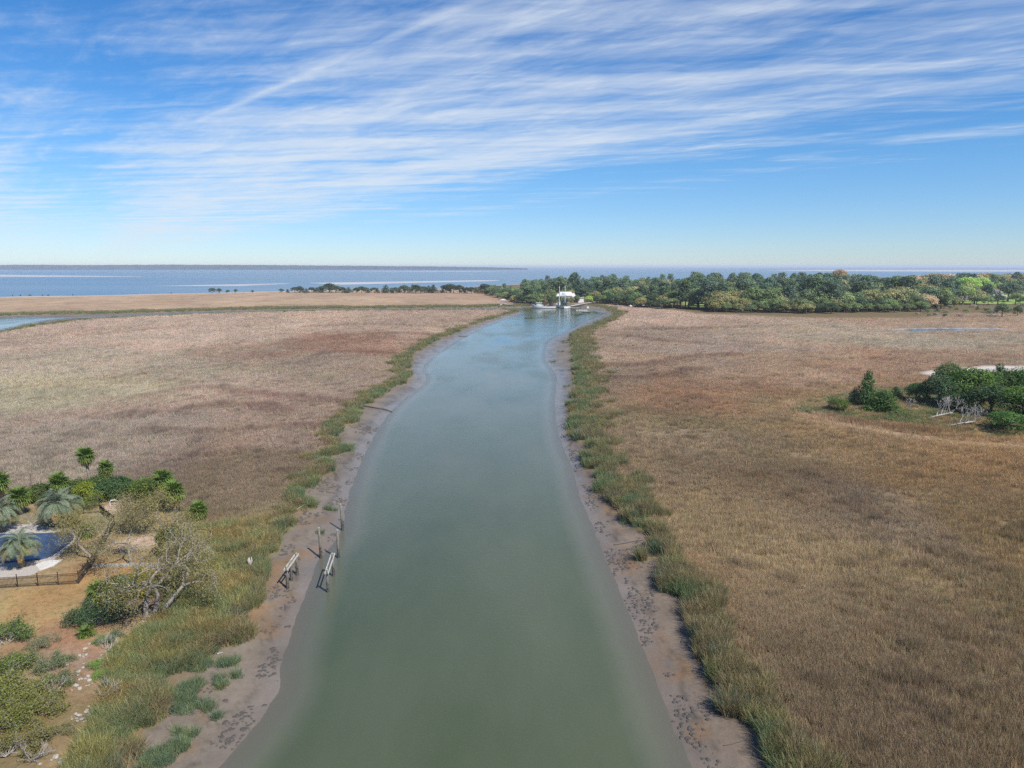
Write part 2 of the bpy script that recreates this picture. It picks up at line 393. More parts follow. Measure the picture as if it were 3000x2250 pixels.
# marsh colours: how the reeds look in each stretch of the marsh
PATCH = [((-356.14,615.97),(176,146,122)),((-206.19,714.08),(180,150,126)),((-54.41,754.05),(172,140,118)),((-222.95,328.03),(160,136,122)),((-127.40,328.03),(164,141,126)),((-45.34,374.34),(158,134,118)),((-59.61,291.79),(140,106,88)),
 ((-139.91,238.72),(152,136,120)),((-122.42,184.48),(146,136,112)),((-89.04,201.74),(150,132,117)),((-59.85,222.45),(142,122,107)),((-64.49,163.38),(148,122,108)),((-42.44,131.32),(136,114,100)),((-78.22,137.01),(138,121,110)),((-80.13,118.89),(132,118,104)),((-52.01,110.47),(112,94,84)),((-39.49,104.86),(116,97,78)),((-41.97,92.26),(112,95,76)),((-31.85,77.97),(130,120,62)),((-30.29,65.08),(128,116,64)),((-29.15,55.65),(112,97,60)),((-27.21,46.40),(104,86,56)),
 ((87.06,450.28),(164,138,122)),((157.60,465.99),(160,133,118)),((217.64,450.28),(158,128,106)),((294.87,435.58),(156,130,106)),((154.64,354.35),(152,134,116)),((70.97,291.79),(148,128,116)),((44.52,305.30),(146,122,102)),((178.07,305.30),(154,139,120)),((31.69,195.65),(136,115,98)),((51.18,179.35),(144,107,76)),((87.06,222.45),(156,128,104)),((145.09,247.76),(156,126,102)),((113.77,201.74),(150,118,86)),((69.37,165.49),(140,116,82)),((39.98,134.11),(132,112,80)),((26.71,118.89),(138,116,90)),
 ((60.81,128.64),(142,114,76)),((81.62,121.19),(150,116,70)),((63.19,104.86),(138,108,66)),((45.91,101.42),(120,101,82)),((35.71,101.42),(130,108,80)),((48.97,92.26),(130,110,86)),((29.30,82.25),(136,114,80)),((39.81,77.97),(126,106,74)),((59.36,83.39),(122,99,62)),((26.92,65.08),(122,102,74)),((36.81,61.63),(112,93,66)),((46.41,61.63),(110,90,58)),((25.71,48.44),(108,90,66)),((32.15,46.40),(106,88,62)),((32.87,42.08),(102,84,58))]
_pp = np.array([q[0] for q in PATCH]); _pc = np.array([lin(*q[1]) for q in PATCH])
_pa, _pl = np.arctan2(_pp[:, 0], _pp[:, 1]), np.log(np.hypot(_pp[:, 0], _pp[:, 1]))
def marsh_tint(x, y):
    x = np.asarray(x, float); y = np.asarray(y, float)
    d = np.hypot(x, y)
    wx = (fbm(x / 23, y / 23, 5, 3) - .5) * .26; wy = (fbm(x / 23, y / 23, 9, 3) - .5) * .34
    a, l = np.arctan2(x, y) + wx, np.log(np.maximum(d, 1)) + wy
    num = np.zeros((len(x), 3)); den = np.zeros(len(x))
    for i in range(len(_pa)):
        w = 1.0 / (((a - _pa[i]) * 1.0) ** 2 + ((l - _pl[i]) * 0.9) ** 2 + 0.004) ** 2
        num += w[:, None] * _pc[i]; den += w
    c = num / den[:, None]
    big = fbm(x / 38, y / 60, 31, 4); mid = fbm(x / 7.0, y / 11.0, 41, 4)
    c = c * (0.80 + 0.40 * big + 0.34 * (mid - .5))[:, None]
    red = sstep(fbm(x / 17, y / 24, 77, 3), .60, .72)[:, None]
    c = c * (1 - red * .25) + c * np.array([1.12, .90, .76]) * red * .25
    gr = sstep(fbm(x / 13, y / 20, 91, 3), .60, .74)[:, None]
    c = c * (1 - gr * .35) + c * np.array([.92, 1.02, .84]) * gr * .35
    return (c * .86 + c.mean(1, keepdims=True) * .14) * np.array([1.0, 1.0, .88]) * np.where(x < 0, .99, 1.0)[:, None]
# narrow runnels where the reeds stand taller and darker
RUNNELS = [smooth_line(q, 2) for q in (
 [(-39.99,165.49),(-52.57,172.15),(-69.65,176.88),(-80.93,187.15),(-86.47,179.35),(-91.58,172.15)],
 [(-51.47,155.44),(-64.49,163.38),(-73.07,157.36),(-76.55,151.74),(-85.83,148.21)],
 [(-34.73,140.04),(-45.15,140.04),(-56.63,134.11),(-72.02,135.55)],
 [(-43.95,257.50),(-65.29,268.02),(-70.22,252.54)],[(-36.27,374.34),(-76.81,396.67),(-110.04,378.60)],[(-26.43,320.09),(-53.57,345.13),(-79.63,328.03)],
 [(44.12,364.07),(69.46,358.18),(117.89,374.34),(149.24,385.19)],[(38.22,328.03),(55.74,328.03),(62.32,305.30),(78.75,294.40)],[(29.27,230.31),(44.27,226.31),(60.46,247.76),(81.62,257.50)],[(28.69,201.74),(39.33,200.49),(58.87,218.72)],
 [(65.88,160.82),(65.82,147.75),(73.49,141.17),(81.87,135.13)],
 [(-301.35,520.38),(-352.58,541.41),(-403.11,588.96)],[(-208.94,541.41),(-283.88,588.96),(-356.14,615.97)])]
WRACK = smooth_line([(66.72,164.98),(64.33,153.09),(65.80,142.76),(71.57,136.00),(76.88,128.76),(86.79,124.42),(97.88,122.71)], 2)
def runnel(x, y):
    d = np.full(np.shape(x), 1e9)
    for q in RUNNELS: d = np.minimum(d, seg_dist(x, y, q))
    return d
def survey(x, y):
    """signed distances that decide what the ground is at (x, y)"""
    wob = (fbm(x / 3.4, y / 3.4, 3, 3) - .5) * 4.4 * np.clip(np.hypot(x, y) / 60, .8, 1.6)
    dW = sdist(x, y, WATER) + (fbm(x / 1.7, y / 1.7, 13, 3) - .5) * .5
    dB = sdist(x, y, BANK) + wob
    dY = sdist(x, y, YARD) + (fbm(x / 3, y / 3, 23, 2) - .5) * 1.0
    sy = np.interp(x, [q[0] for q in SHORE], [q[1] for q in SHORE])
    dS = y - sy + (fbm(x / 60, y / 60, 29, 3) - .5) * 50
    return dW, dB, dY, dS
def ground_z(x, y, sv=None):
    dW, dB, dY, dS = sv if sv is not None else survey(x, y)
    far = np.clip(np.hypot(x, y) / 100, .7, 3)
    mudw = np.maximum(dW, 0); gr = np.maximum(-dB, 0)
    mud = 0.62 * mudw / (mudw + gr + 1e-3)
    bed = -np.minimum(-dW * 0.13, 1.6)
    z = np.where(dW < 0, bed, mud)
    marsh = 0.62 + 0.28 * sstep(dB, 0, .8) + 0.10 * (fbm(x / 9, y / 9, 53, 3) - .5)
    z = np.where((dB > 0) & (dW > 0), marsh, z)
    z = z + np.where(dW > 0.3, (fbm(x / .9, y / .9, 61, 3) - .5) * .07, 0)
    z = np.where(dB > 0, np.maximum(z, 0) + (1.45 - .9) * (1 - sstep(dY, -1.5, 1.5)), z)
    isl = sdist(x, y, ISLE); z = z + np.where(isl < 6, .5 * (1 - sstep(isl, -5, 6)), 0)
    wd = np.hypot(x, y) - wood_edge(x, y); wd = np.where((x / np.maximum(y, 1) > -.05) & (y > 400), wd, -50)
    z = z + 0.7 * sstep(wd, -8, 12)
    fl = np.exp(-np.maximum(dS, 0) / 60.0)
    z = np.where(dS > -30, np.where(dS > 0, z * fl * .4 - .012 * dS, z * (.4 + .6 * sstep(-dS, 0, 30))), z)
    pn = sdist(x, y, PAN); po = sdist(x, y, POND)
    z = np.where(pn < 0, .78, z); z = np.where(po < 0, .55, z)
    return z

# ---------------------------------------------------------------- ground sheet
NA, NR = 500, 640
aa = np.linspace(R(-62), R(62), NA)
dd = np.geomspace(12, 2600, NR)
A, D = np.meshgrid(aa, dd)
gx, gy = (np.sin(A) * D).ravel(), (np.cos(A) * D).ravel()
sv = survey(gx, gy)
dW, dB, dY, dS = sv
gz = ground_z(gx, gy, sv)
# the survey is made once on this grid; everything that grows looks it up
GRID = dict(W=dW, B=dB, Y=dY, S=dS, Z=gz, pan=sdist(gx, gy, PAN), pond=sdist(gx, gy, POND), isle=sdist(gx, gy, ISLE), lawn=sdist(gx, gy, LAWN_FAR), run=runnel(gx, gy), wrack=seg_dist(gx, gy, WRACK))
def look(key, x, y):
    x = np.asarray(x, float); y = np.asarray(y, float)
    u = np.clip((np.arctan2(x, y) - aa[0]) / (aa[1] - aa[0]), 0, NA - 1.001)
    v = np.clip(np.log(np.hypot(x, y) / dd[0]) / math.log(dd[1] / dd[0]), 0, NR - 1.001)
    i, j = u.astype(int), v.astype(int); fu, fv = u - i, v - j
    g_ = GRID[key].reshape(NR, NA)
    return (g_[j, i] * (1 - fu) + g_[j, i + 1] * fu) * (1 - fv) + (g_[j + 1, i] * (1 - fu) + g_[j + 1, i + 1] * fu) * fv
def zat(x, y): return float(look('Z', np.array([x]), np.array([y]))[0])
tint = marsh_tint(gx, gy) * 0.76
vein = np.exp(-((fbm(gx / 26, gy / 26, 335, 3) - .5) / (.012 * np.clip(np.hypot(gx, gy) / 120, 1, 3))) ** 2) * .22
tint = tint * (1 - vein[:, None])
wrack = sstep(fbm(gx / 30, gy / 5, 337, 4), .66, .76)[:, None] * .35
tint = tint * (1 - wrack) + np.array(lin(176, 160, 140)) * .8 * wrack
dist = np.hypot(gx, gy)
far = np.clip(dist / 100, .7, 3)
# mud
mn = fbm(gx / 4, gy / 4, 101, 4)[:, None]
mud = np.array(lin(128, 117, 104)) * (0.74 + .44 * mn)
warm = (sstep(gx, 5, 30) * (1 - sstep(dist, 90, 190)))[:, None]
mud = mud * (1 - warm) + np.array(lin(136, 116, 99)) * (0.74 + .44 * mn) * warm
iron = (sstep(fbm(gx / 2.2, gy / 3.5, 111, 4), .50, .70) * sstep(-dB, 7, .4) * (1 - sstep(dist, 70, 130)))[:, None]
mud = mud * (1 - .55 * iron) + np.array(lin(140, 104, 62)) * .55 * iron
strand = np.exp(-((dW - 1.1 - 2.2 * fbm(gx / 9, gy / 9, 151, 2)) / (.4 * far)) ** 2) * sstep(fbm(gx / 1.1, gy / 1.1, 153, 3), .42, .6)
rill = sstep(np.abs(fbm(gx / 2.4, gy / 1.1, 157, 3) - .5), .035, .0) * sstep(dW, .3, 2.5)
mud = mud * (1 - .34 * strand - .26 * rill)[:, None]
ismud = (1 - sstep(dB, -.1, .5))[:, None]
tint = tint * (1 - ismud) + mud * .72 * ismud
wet = np.where(dB < .3, .35 + .65 * (1 - sstep(dW, .2, 4 * far)), 0.0)
# soil under the banks' green grass is darker litter
# gold and green bank ground
lb = ((1 - sstep(dB, 2, 7 * far)) * (dB > 0))[:, None]
tint = tint * (1 - .5 * lb) + np.array(lin(98, 92, 56)) * .5 * lb
# yard: lawn, leaf litter, bare sand
yin = (1 - sstep(dY, -.6, .6))[:, None]
n1 = fbm(gx / 2.5, gy / 2.5, 121, 4)[:, None]; n2 = fbm(gx / 5, gy / 5, 131, 3)[:, None]
lawn = np.array(lin(150, 126, 86)) * (.8 + .4 * n1)
def spot(px, py, r, soft=.6):
    q = np.hypot(gx - px, gy - py) + (fbm(gx / 1.6, gy / 1.6, 137, 3) - .5) * r * .8
    return (1 - sstep(q, r * (1 - soft), r * (1 + soft)))[:, None]
def blend(t, w, c): return t * (1 - w) + np.array(c) * (.82 + .36 * n1) * w
for (px, py), r, c in [((-52.46,84.02),6.0,(138,128,84)),((-60.21,82.27),6.0,(128,118,80)),((-45.64,76.40),5.0,(150,128,84)),((-51.64,90.40),3.0,(176,152,128)),((-43.04,77.41),2.4,(182,155,130)),((-42.29,69.14),4.2,(158,116,66)),((-46.24,61.04),4.0,(150,132,76)),((-43.90,60.39),3.2,(160,128,74)),((-38.84,54.52),4.0,(152,110,76)),((-35.54,51.97),3.0,(148,108,82)),((-36.48,50.08),3.0,(150,128,108)),((-39.04,51.48),3.0,(142,118,92)),((-31.75,44.71),3.2,(140,104,80)),((-34.35,49.62),2.0,(146,110,84)),((-34.57,62.37),3.0,(120,100,76)),((-33.62,43.61),5.0,(122,104,64)),((-44.98,64.49),3.5,(156,120,66))]:
    lawn = blend(lawn, spot(px, py, r), lin(*c))
lawn = lawn * .8 + lawn.mean(1, keepdims=True) * .2
tint = tint * (1 - yin) + lawn * .92 * yin
wet = wet * (1 - yin[:, 0])
# other bare or green stretches
def area(poly, c, soft=2.0, k=.82):
    global tint
    w = (1 - sstep(sdist(gx, gy, poly), -soft, soft))[:, None]
    tint = tint * (1 - w) + np.array(lin(*c)) * k * (.85 + .3 * fbm(gx / 6, gy / 6, 141, 3)[:, None]) * w
area(PAN, (196, 188, 178)); area(POND, (170, 172, 178), 3)
isl = sdist(gx, gy, ISLE)
w = ((1 - sstep(isl, -2, 4)) * .45)[:, None]
tint = tint * (1 - w) + np.array(lin(104, 110, 66)) * .8 * (.7 + .6 * n2) * w
wdg = np.where((gx / np.maximum(gy, 1) > -.05) & (gy > 400), np.hypot(gx, gy) - wood_edge(gx, gy), -99)
w = sstep(wdg, -10, 6)[:, None]
tint = tint * (1 - w) + np.array(lin(112, 98, 70)) * .8 * w
area(LAWN_FAR, (134, 158, 84), 4); area(LAWN_MID, (140, 158, 92), 3)
w = (sstep(dS, -70, -20))[:, None]; tint = tint * (1 - w) + np.array(lin(176, 158, 140)) * .82 * w
w = (sstep(dS, -12, 5))[:, None]; tint = tint * (1 - w) + np.array(lin(190, 182, 174)) * .8 * w
idx = np.arange(NA * NR).reshape(NR, NA)
quads = np.stack([idx[:-1, :-1], idx[:-1, 1:], idx[1:, 1:], idx[1:, :-1]], -1).reshape(-1, 4)[:, ::-1]
m, gg, out = new_mat('ground')
pos = geo_pos(gg)
tn = gg.n('ShaderNodeAttribute', attribute_name='tint').outputs['Color']
wt = gg.n('ShaderNodeAttribute', attribute_name='wet').outputs['Fac']
nA = gg.noise(pos, 2.2, 6, 0.62); nB = gg.noise(gg.vm('MULTIPLY', pos, (1, .55, 1)), 0.33, 5, 0.6); nC = gg.noise(pos, 9.0, 4, 0.6)
v = gg.m('ADD', gg.m('ADD', gg.m('MULTIPLY', nA, .55), gg.m('MULTIPLY', nB, .5)), gg.m('MULTIPLY', nC, .35))
v = gg.map(v, .40, 1.0, .62, 1.38)
v = gg.m('ADD', gg.m('MULTIPLY', v, gg.m('SUBTRACT', 1.0, gg.m('MULTIPLY', wt, .55))), gg.m('MULTIPLY', wt, .55))
col = gg.mix(1.0, tn, v, 'MULTIPLY')
rough = gg.map(gg.m('ADD', wt, gg.m('MULTIPLY', gg.m('SUBTRACT', nB, .5), .5)), .1, 1.0, .95, .22)
hgt = gg.m('ADD', gg.m('MULTIPLY', nA, .7), gg.m('MULTIPLY', nC, .35))
pbsdf(gg, out, col, rough, gg.map(wt, 0, 1, .12, .42), bump(gg, hgt, .45, .12))
M['ground'] = m
me = mesh_np('ground', np.stack([gx, gy, gz], 1), [quads], m, True)
vattr(me, 'tint', 'FLOAT_COLOR', tint); vattr(me, 'wet', 'FLOAT', wet)
tag(link('ground', me), kind='structure')

# ---------------------------------------------------------------- creek water, ponds, sea
m, gg, out = new_mat('creek_water')
pos = geo_pos(gg)
dep = gg.n('ShaderNodeAttribute', attribute_name='depth').outputs['Fac']
rp1 = gg.noise(gg.vm('MULTIPLY', pos, (1.0, 1.9, 1)), 1.5, 4, .62); rp2 = gg.noise(gg.vm('MULTIPLY', pos, (1, 1.4, 1)), 3.6, 3, .55); rp3 = gg.noise(gg.vm('MULTIPLY', pos, (1, .45, 1)), .06, 5, .6)
silt = gg.noise(gg.vm('MULTIPLY', pos, (1, .4, 1)), .06, 4, .6)
wc = gg.mix(gg.map(silt, .35, .65), (.056, .073, .038), (.078, .091, .052))
wc = gg.mix(gg.map(dep, 0, .5, .75, 0), wc, (.150, .136, .108))
hh = gg.m('MULTIPLY', gg.m('ADD', gg.m('MULTIPLY', rp1, .75), gg.m('MULTIPLY', rp2, .3)), gg.map(rp3, .35, .65, .25, 1.7))
b = pbsdf(gg, out, wc, gg.map(rp3, .38, .62, .03, .17), .72, bump(gg, hh, .34, .10), alpha=gg.map(dep, 0.0, .25, .62, 1.0))
b.inputs['IOR'].default_value = 1.33
M['water'] = m
depth = np.maximum(-gz, 0)
keep = ((dW < 1.2).reshape(NR, NA)) & ((dd[:, None] < 640) & np.ones((1, NA), bool))
kq = keep[:-1, :-1] | keep[:-1, 1:] | keep[1:, 1:] | keep[1:, :-1]
q2 = quads.reshape(NR - 1, NA - 1, 4)[kq]
used, inv = np.unique(q2, return_inverse=True)
me = mesh_np('creek_water', np.stack([gx[used], gy[used], np.zeros(len(used))], 1), [inv.reshape(-1, 4)], m, True)
vattr(me, 'depth', 'FLOAT', depth[used])
tag(link('creek_water', me), kind='structure')
MB().prism(POND[:-1] if np.allclose(POND[0], POND[-1]) else POND, .60, .66).build('marsh_pond_water', simple('pond_water', (.09, .10, .10), .12, .2, .05, spec=.5, bmp=0.05))
tag(bpy.data.objects['marsh_pond_water'], kind='structure')

m, gg, out = new_mat('sea_water')
pos = geo_pos(gg)
w1 = gg.noise(gg.vm('MULTIPLY', pos, (.25, 1.0, 1)), .006, 4, .6); w2 = gg.noise(gg.vm('MULTIPLY', pos, (.6, 1, 1)), .05, 4, .6); w3 = gg.noise(gg.vm('MULTIPLY', pos, (.12, 1, 1)), .0016, 4, .55)
sc = gg.mix(gg.map(w3, .38, .62), (.085, .155, .215), (.130, .195, .245))
sc = gg.mix(gg.map(w1, .5, .72, 0, .6), sc, (.07, .14, .20))
bb = pbsdf(gg, out, sc, .34, .42, bump(gg, gg.m('ADD', w2, w1), .35, 1.2))
M['sea'] = m
ys = np.geomspace(560, 30000, 90); us = np.linspace(-1.6, 1.6, 60)
U, Y = np.meshgrid(us, ys)
me = mesh_np('sea', np.stack([(U * Y).ravel(), Y.ravel(), np.full(U.size, -.03)], 1),
             [np.stack([(i := np.arange(U.size).reshape(U.shape))[:-1, :-1], i[:-1, 1:], i[1:, 1:], i[1:, :-1]], -1).reshape(-1, 4)], m, True)
tag(link('sea', me), kind='structure')
def flat(name, pts, z, mat):
    return tag(MB().prism(smooth_line(pts, 2), -.5, z).build(name, mat), kind='structure')
flat('sandbar', [(-2007.44,2796.37),(-1493.63,2496.17),(-1126.29,2306.27),(-1388.59,2283.61),(-1618.91,2254.07)], .12, M['sand'])
flat('sandbar', [(-1476.06,5145.01),(-572.90,4792.23),(132.07,4602.85),(-522.77,4372.43)], .12, M['sand'])
flat('sandbar', [(1980.68,5598.25),(3017.72,6861.85),(4418.90,6602.70),(5779.00,6362.40),(3973.06,4372.43),(2509.30,4372.43),(2150.83,4997.85)], .12, M['sand'])
flat('sandbar', [(-409.68,1424.02),(-260.22,1551.09),(-41.31,1724.04),(-23.34,1623.49),(-204.84,1424.02),(-309.79,1291.66)], .1, M['sand'])
flat('sandbar', [(-605.69,1202.20),(-531.57,1303.78),(-409.68,1424.02),(-461.48,1202.20)], .1, M['sand'])
# far shore across the sound: a low wooded coast, a few hundred metres deep
nx = 520
xs = np.linspace(-6400, 150, nx); rows = []
for k, (dy, hf) in enumerate([(0, 0), (10, .55), (60, .8), (200, 1.0), (500, .97), (900, .6)]):
    h = (44 + 10 * (fbm(xs / 600, xs * 0 + k, 201, 2) - .5) + 9 * (fbm(xs / 40, xs * 0 + 3 * k, 211, 3) - .5)) * hf
    h *= np.interp(xs, [-6400, -2500, -1900, -800, -300, 150], [1, 1, .86, .70, .55, .28])
    rows.append(np.stack([xs, 6900 + dy + 350 * (fbm(xs / 900, xs * 0, 221, 2) - .5) - .05 * (xs + 3000), np.maximum(h, -1)], 1))
FV = np.concatenate(rows); i = np.arange(len(FV)).reshape(len(rows), nx)
me = mesh_np('far_shore', FV, [np.stack([i[:-1, :-1], i[:-1, 1:], i[1:, 1:], i[1:, :-1]], -1).reshape(-1, 4)], simple('far_wood', (.040, .058, .075), .95, .35, .02, bmp=0), True)  # bluish base colour has part of the distance haze painted in
tag(link('far_shore', me), kind='structure')

# ---------------------------------------------------------------- grass
SRC = bpy.data.collections.new('grass_sources')
def tuft(name, n, h, spread, lean, width, seg=2):
    V, F, L = [], [], []
    for _ in range(n):
        a = rng.uniform(0, 6.283); r = spread * math.sqrt(rng.uniform()); bx, by = r * math.cos(a), r * math.sin(a)
        la = a + rng.normal(0, .9); ln = lean * rng.uniform(.25, 1.25); hh = h * rng.uniform(.6, 1.12); w = width * rng.uniform(.7, 1.3)
        fa = rng.uniform(0, 6.283); wx, wy = math.cos(fa) * w / 2, math.sin(fa) * w / 2
        c = rng.uniform(.62, 1.38); k = len(V)
        for s_ in range(seg + 1):
            t = s_ / seg; ox = bx + math.cos(la) * ln * hh * t ** 1.7; oy = by + math.sin(la) * ln * hh * t ** 1.7; oz = hh * (t - .28 * ln * t * t)
            ww = 1.0 - .78 * t
            V += [(ox - wx * ww, oy - wy * ww, oz), (ox + wx * ww, oy + wy * ww, oz)]; L += [c, c]
        for s_ in range(seg): F.append((k + 2 * s_, k + 2 * s_ + 1, k + 2 * s_ + 3, k + 2 * s_ + 2))
    me = mesh_np(name, V, [np.array(F)], M['blade'])
    vattr(me, 'lv', 'FLOAT', L)
    o = bpy.data.objects.new(name, me); SRC.objects.link(o); return o
for i in range(4): tuft('a%d_reed' % i, 26, .74, .36, .42, .026)
for i in range(4): tuft('b%d_bank' % i, 34, 1.0, .42, .70, .036, 3)
def scatter(name, pts, rot, scl, tnt, var, label, cat=None, coll=SRC):
    me = bpy.data.meshes.new(name); n = len(pts)
    me.vertices.add(n); me.vertices.foreach_set('co', np.asarray(pts, np.float32).ravel())
    vattr(me, 'rot', 'FLOAT_VECTOR', rot); vattr(me, 'scl', 'FLOAT_VECTOR', scl); vattr(me, 'tint', 'FLOAT_COLOR', tnt); vattr(me, 'var', 'INT', var)
    o = link(name, me)
    tree = bpy.data.node_groups.new(name + '_scatter', 'GeometryNodeTree')
    tree.interface.new_socket('Geometry', in_out='INPUT', socket_type='NodeSocketGeometry')
    tree.interface.new_socket('Geometry', in_out='OUTPUT', socket_type='NodeSocketGeometry')
    N = tree.nodes; L = tree.links
    gi, go = N.new('NodeGroupInput'), N.new('NodeGroupOutput')
    ci = N.new('GeometryNodeCollectionInfo'); ci.inputs['Collection'].default_value = coll
    ci.inputs['Separate Children'].default_value = True; ci.inputs['Reset Children'].default_value = True
    ip = N.new('GeometryNodeInstanceOnPoints'); ip.inputs['Pick Instance'].default_value = True
    def na(nm, typ):
        a = N.new('GeometryNodeInputNamedAttribute'); a.data_type = typ; a.inputs['Name'].default_value = nm; return a.outputs['Attribute']
    e2r = N.new('FunctionNodeEulerToRotation')
    L.new(na('rot', 'FLOAT_VECTOR'), e2r.inputs[0])
    L.new(gi.outputs[0], ip.inputs['Points']); L.new(ci.outputs[0], ip.inputs['Instance']); L.new(na('var', 'INT'), ip.inputs['Instance Index'])
    L.new(e2r.outputs[0], ip.inputs['Rotation']); L.new(na('scl', 'FLOAT_VECTOR'), ip.inputs['Scale'])
    L.new(ip.outputs[0], go.inputs[0])
    md = o.modifiers.new('scatter', 'NODES'); md.node_group = tree
    return tag(o, label, cat, kind='stuff')
def ring(n, r1, r2, amax=44):
    a = rng.uniform(R(-amax), R(amax), n); d = np.sqrt(rng.uniform(r1 * r1, r2 * r2, n))
    return np.sin(a) * d, np.cos(a) * d
def marsh_pts():
    X, Yy, Wd = [], [], []
    for n, r1, r2, wdt in [(95000, 33, 75, 1.0), (95000, 75, 125, 1.12), (105000, 125, 215, 1.45), (100000, 215, 360, 1.9), (75000, 360, 600, 2.6)]:
        x, y = ring(n, r1, r2); X.append(x); Yy.append(y); Wd.append(np.full(n, wdt))
    return np.concatenate(X), np.concatenate(Yy), np.concatenate(Wd)
sx, sy, sw = marsh_pts()
sW, sB, sY, sS = (look(k, sx, sy) for k in 'WBYS')
sd = np.hypot(sx, sy)
wdE = np.where((sx / np.maximum(sy, 1) > -.05) & (sy > 400), sd - wood_edge(sx, sy), -99)
ok = (sB > .15) & (sW > 0) & (sY > .2) & (sS < -40) & (look('pan', sx, sy) > .5) & (look('pond', sx, sy) > 1) & (wdE < -4) & (look('lawn', sx, sy) > 0)
sx, sy, sw, sB, sd, sY = sx[ok], sy[ok], sw[ok], sB[ok], sd[ok], sY[ok]
sz = look('Z', sx, sy)
rn = look('run', sx, sy); fr = np.clip(sd / 100, .7, 2.5)
bw = (3.3 + 6.0 * (fbm(sx / 5, sy / 5, 301, 3) - .5)) * np.where(sx > 0, 1.0, .62) * np.clip(sd / 75, .9, 2.0)
# the strip between the yard and the mud is all green and gold
gl = (sx < -12) & (sY < 14) & (sd < 92)
farb = (sd > 430) & (sx < 25) & (sy > np.interp(sx, [q[0] for q in W_TIP[::-1]], [q[1] for q in W_TIP[::-1]]))
bw = np.where(farb, 30 + 24 * (fbm(sx / 25, sy / 25, 303, 3) - .5), bw)
bankm = (sB < bw)
isle = look('isle', sx, sy)
n = len(sx)
tn = marsh_tint(sx, sy)
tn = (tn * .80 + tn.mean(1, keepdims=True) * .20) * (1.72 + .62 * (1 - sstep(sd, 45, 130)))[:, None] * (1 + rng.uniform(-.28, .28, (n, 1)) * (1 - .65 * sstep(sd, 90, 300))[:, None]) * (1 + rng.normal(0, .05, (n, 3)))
hs_ = .72 + .55 * fbm(sx / 11, sy / 16, 311, 3) + .25 * (fbm(sx / 3, sy / 3, 321, 3) - .5)
hs_ = hs_ * np.where(sd > 90, .85, 1.0)
clump = sstep(fbm(sx / 2.6, sy / 3.6, 325, 3), .64, .74)
hs_ *= 1 + .5 * clump
tn *= (1 - .18 * clump)[:, None]
rr = np.exp(-(rn / (1.6 * fr)) ** 2)
hs_ *= 1 + .9 * rr
tn *= (1 - .27 * rr)[:, None]; tn[:, 0] *= 1 + .08 * rr
wk = np.exp(-(look('wrack', sx, sy) / (1.6 + 1.6 * fbm(sx / 6, sy / 6, 327, 2))) ** 2)[:, None] * .75
tn = tn * (1 - wk) + np.array(lin(178, 154, 126)) * 1.45 * wk
hs_ *= 1 - .35 * wk[:, 0]
# gaps: thin places in the marsh
thin = (fbm(sx / 5, sy / 8, 331, 4) < .38) | (np.abs(fbm(sx / 26, sy / 26, 335, 3) - .5) < .012 * np.clip(sd / 120, 1, 3))
drop = (thin & (rng.uniform(size=n) < .7) & ~bankm) | (bankm & (fbm(sx / 1.8, sy / 1.8, 333, 2) < .39) & (rng.uniform(size=n) < .85))
gcol = np.array([lin(96, 106, 72), lin(86, 102, 78), lin(104, 108, 72), lin(120, 110, 76), lin(116, 103, 80), lin(80, 94, 74)])
gsel = np.clip((fbm(sx / 3.4, sy / 3.4, 341, 3) * 9.5 - 2.0 + rng.normal(0, .7, n)), 0, 5).astype(int)
bfr = np.clip(sB / bw, 0, 1)
gsel = np.where((rng.uniform(size=n) < bfr ** 2 * .75), np.where(rng.uniform(size=n) < .5, 3, 4), gsel)
gt = gcol[gsel] * 1.5 * rng.uniform(.72, 1.3, (n, 1))
tn = np.where(bankm[:, None], gt, tn)
gold = np.array([lin(122, 118, 74), lin(108, 114, 78), lin(124, 112, 74), lin(102, 106, 74)])[np.clip((fbm(sx / 4, sy / 4, 351, 3) * 6 - 1), 0, 3.9).astype(int)] * 1.5 * rng.uniform(.7, 1.3, (n, 1))
gm = gl & ~bankm & (rng.uniform(size=n) < sstep(-sY, -14, -4) * .9)
tn = np.where(gm[:, None], gold, tn)
im = (isle < 3) & (rng.uniform(size=n) < .55 * sstep(fbm(sx / 6, sy / 6, 365, 3), .35, .6) + .15)
tn = np.where(im[:, None], np.array(lin(98, 110, 72)) * 1.3 * rng.uniform(.7, 1.3, (n, 1)), tn)
var = np.where(bankm | gm | im, rng.integers(4, 8, n), rng.integers(0, 4, n))
hs_ = np.where(bankm, (.62 + 1.0 * fbm(sx / 2.4, sy / 2.4, 361, 3)) * np.where(sx > 0, 1.2, .92) * np.where(sd > 200, 1.15, 1), hs_)
hs_ = np.where(gm, .78 * hs_ + .1, hs_); hs_ = np.where(im, .6, hs_)
dens = np.where(bankm & (sd < 75), .8, 1.0)
keepm = ~drop & (rng.uniform(size=n) < dens)
rot = np.stack([rng.normal(0, .10, n) , rng.normal(.05, .10, n), rng.uniform(0, 6.283, n)], 1)
scl = np.stack([sw, sw, hs_ * np.where(sd > 215, 1.1, 1)], 1) * rng.uniform(.85, 1.15, (n, 1))
pts = np.stack([sx, sy, sz - .03], 1)
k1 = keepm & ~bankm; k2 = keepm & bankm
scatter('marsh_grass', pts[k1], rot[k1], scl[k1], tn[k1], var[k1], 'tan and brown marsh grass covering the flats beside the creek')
scatter('bank_grass', pts[k2], rot[k2], scl[k2], tn[k2], var[k2], 'taller green cordgrass fringing the muddy creek banks')
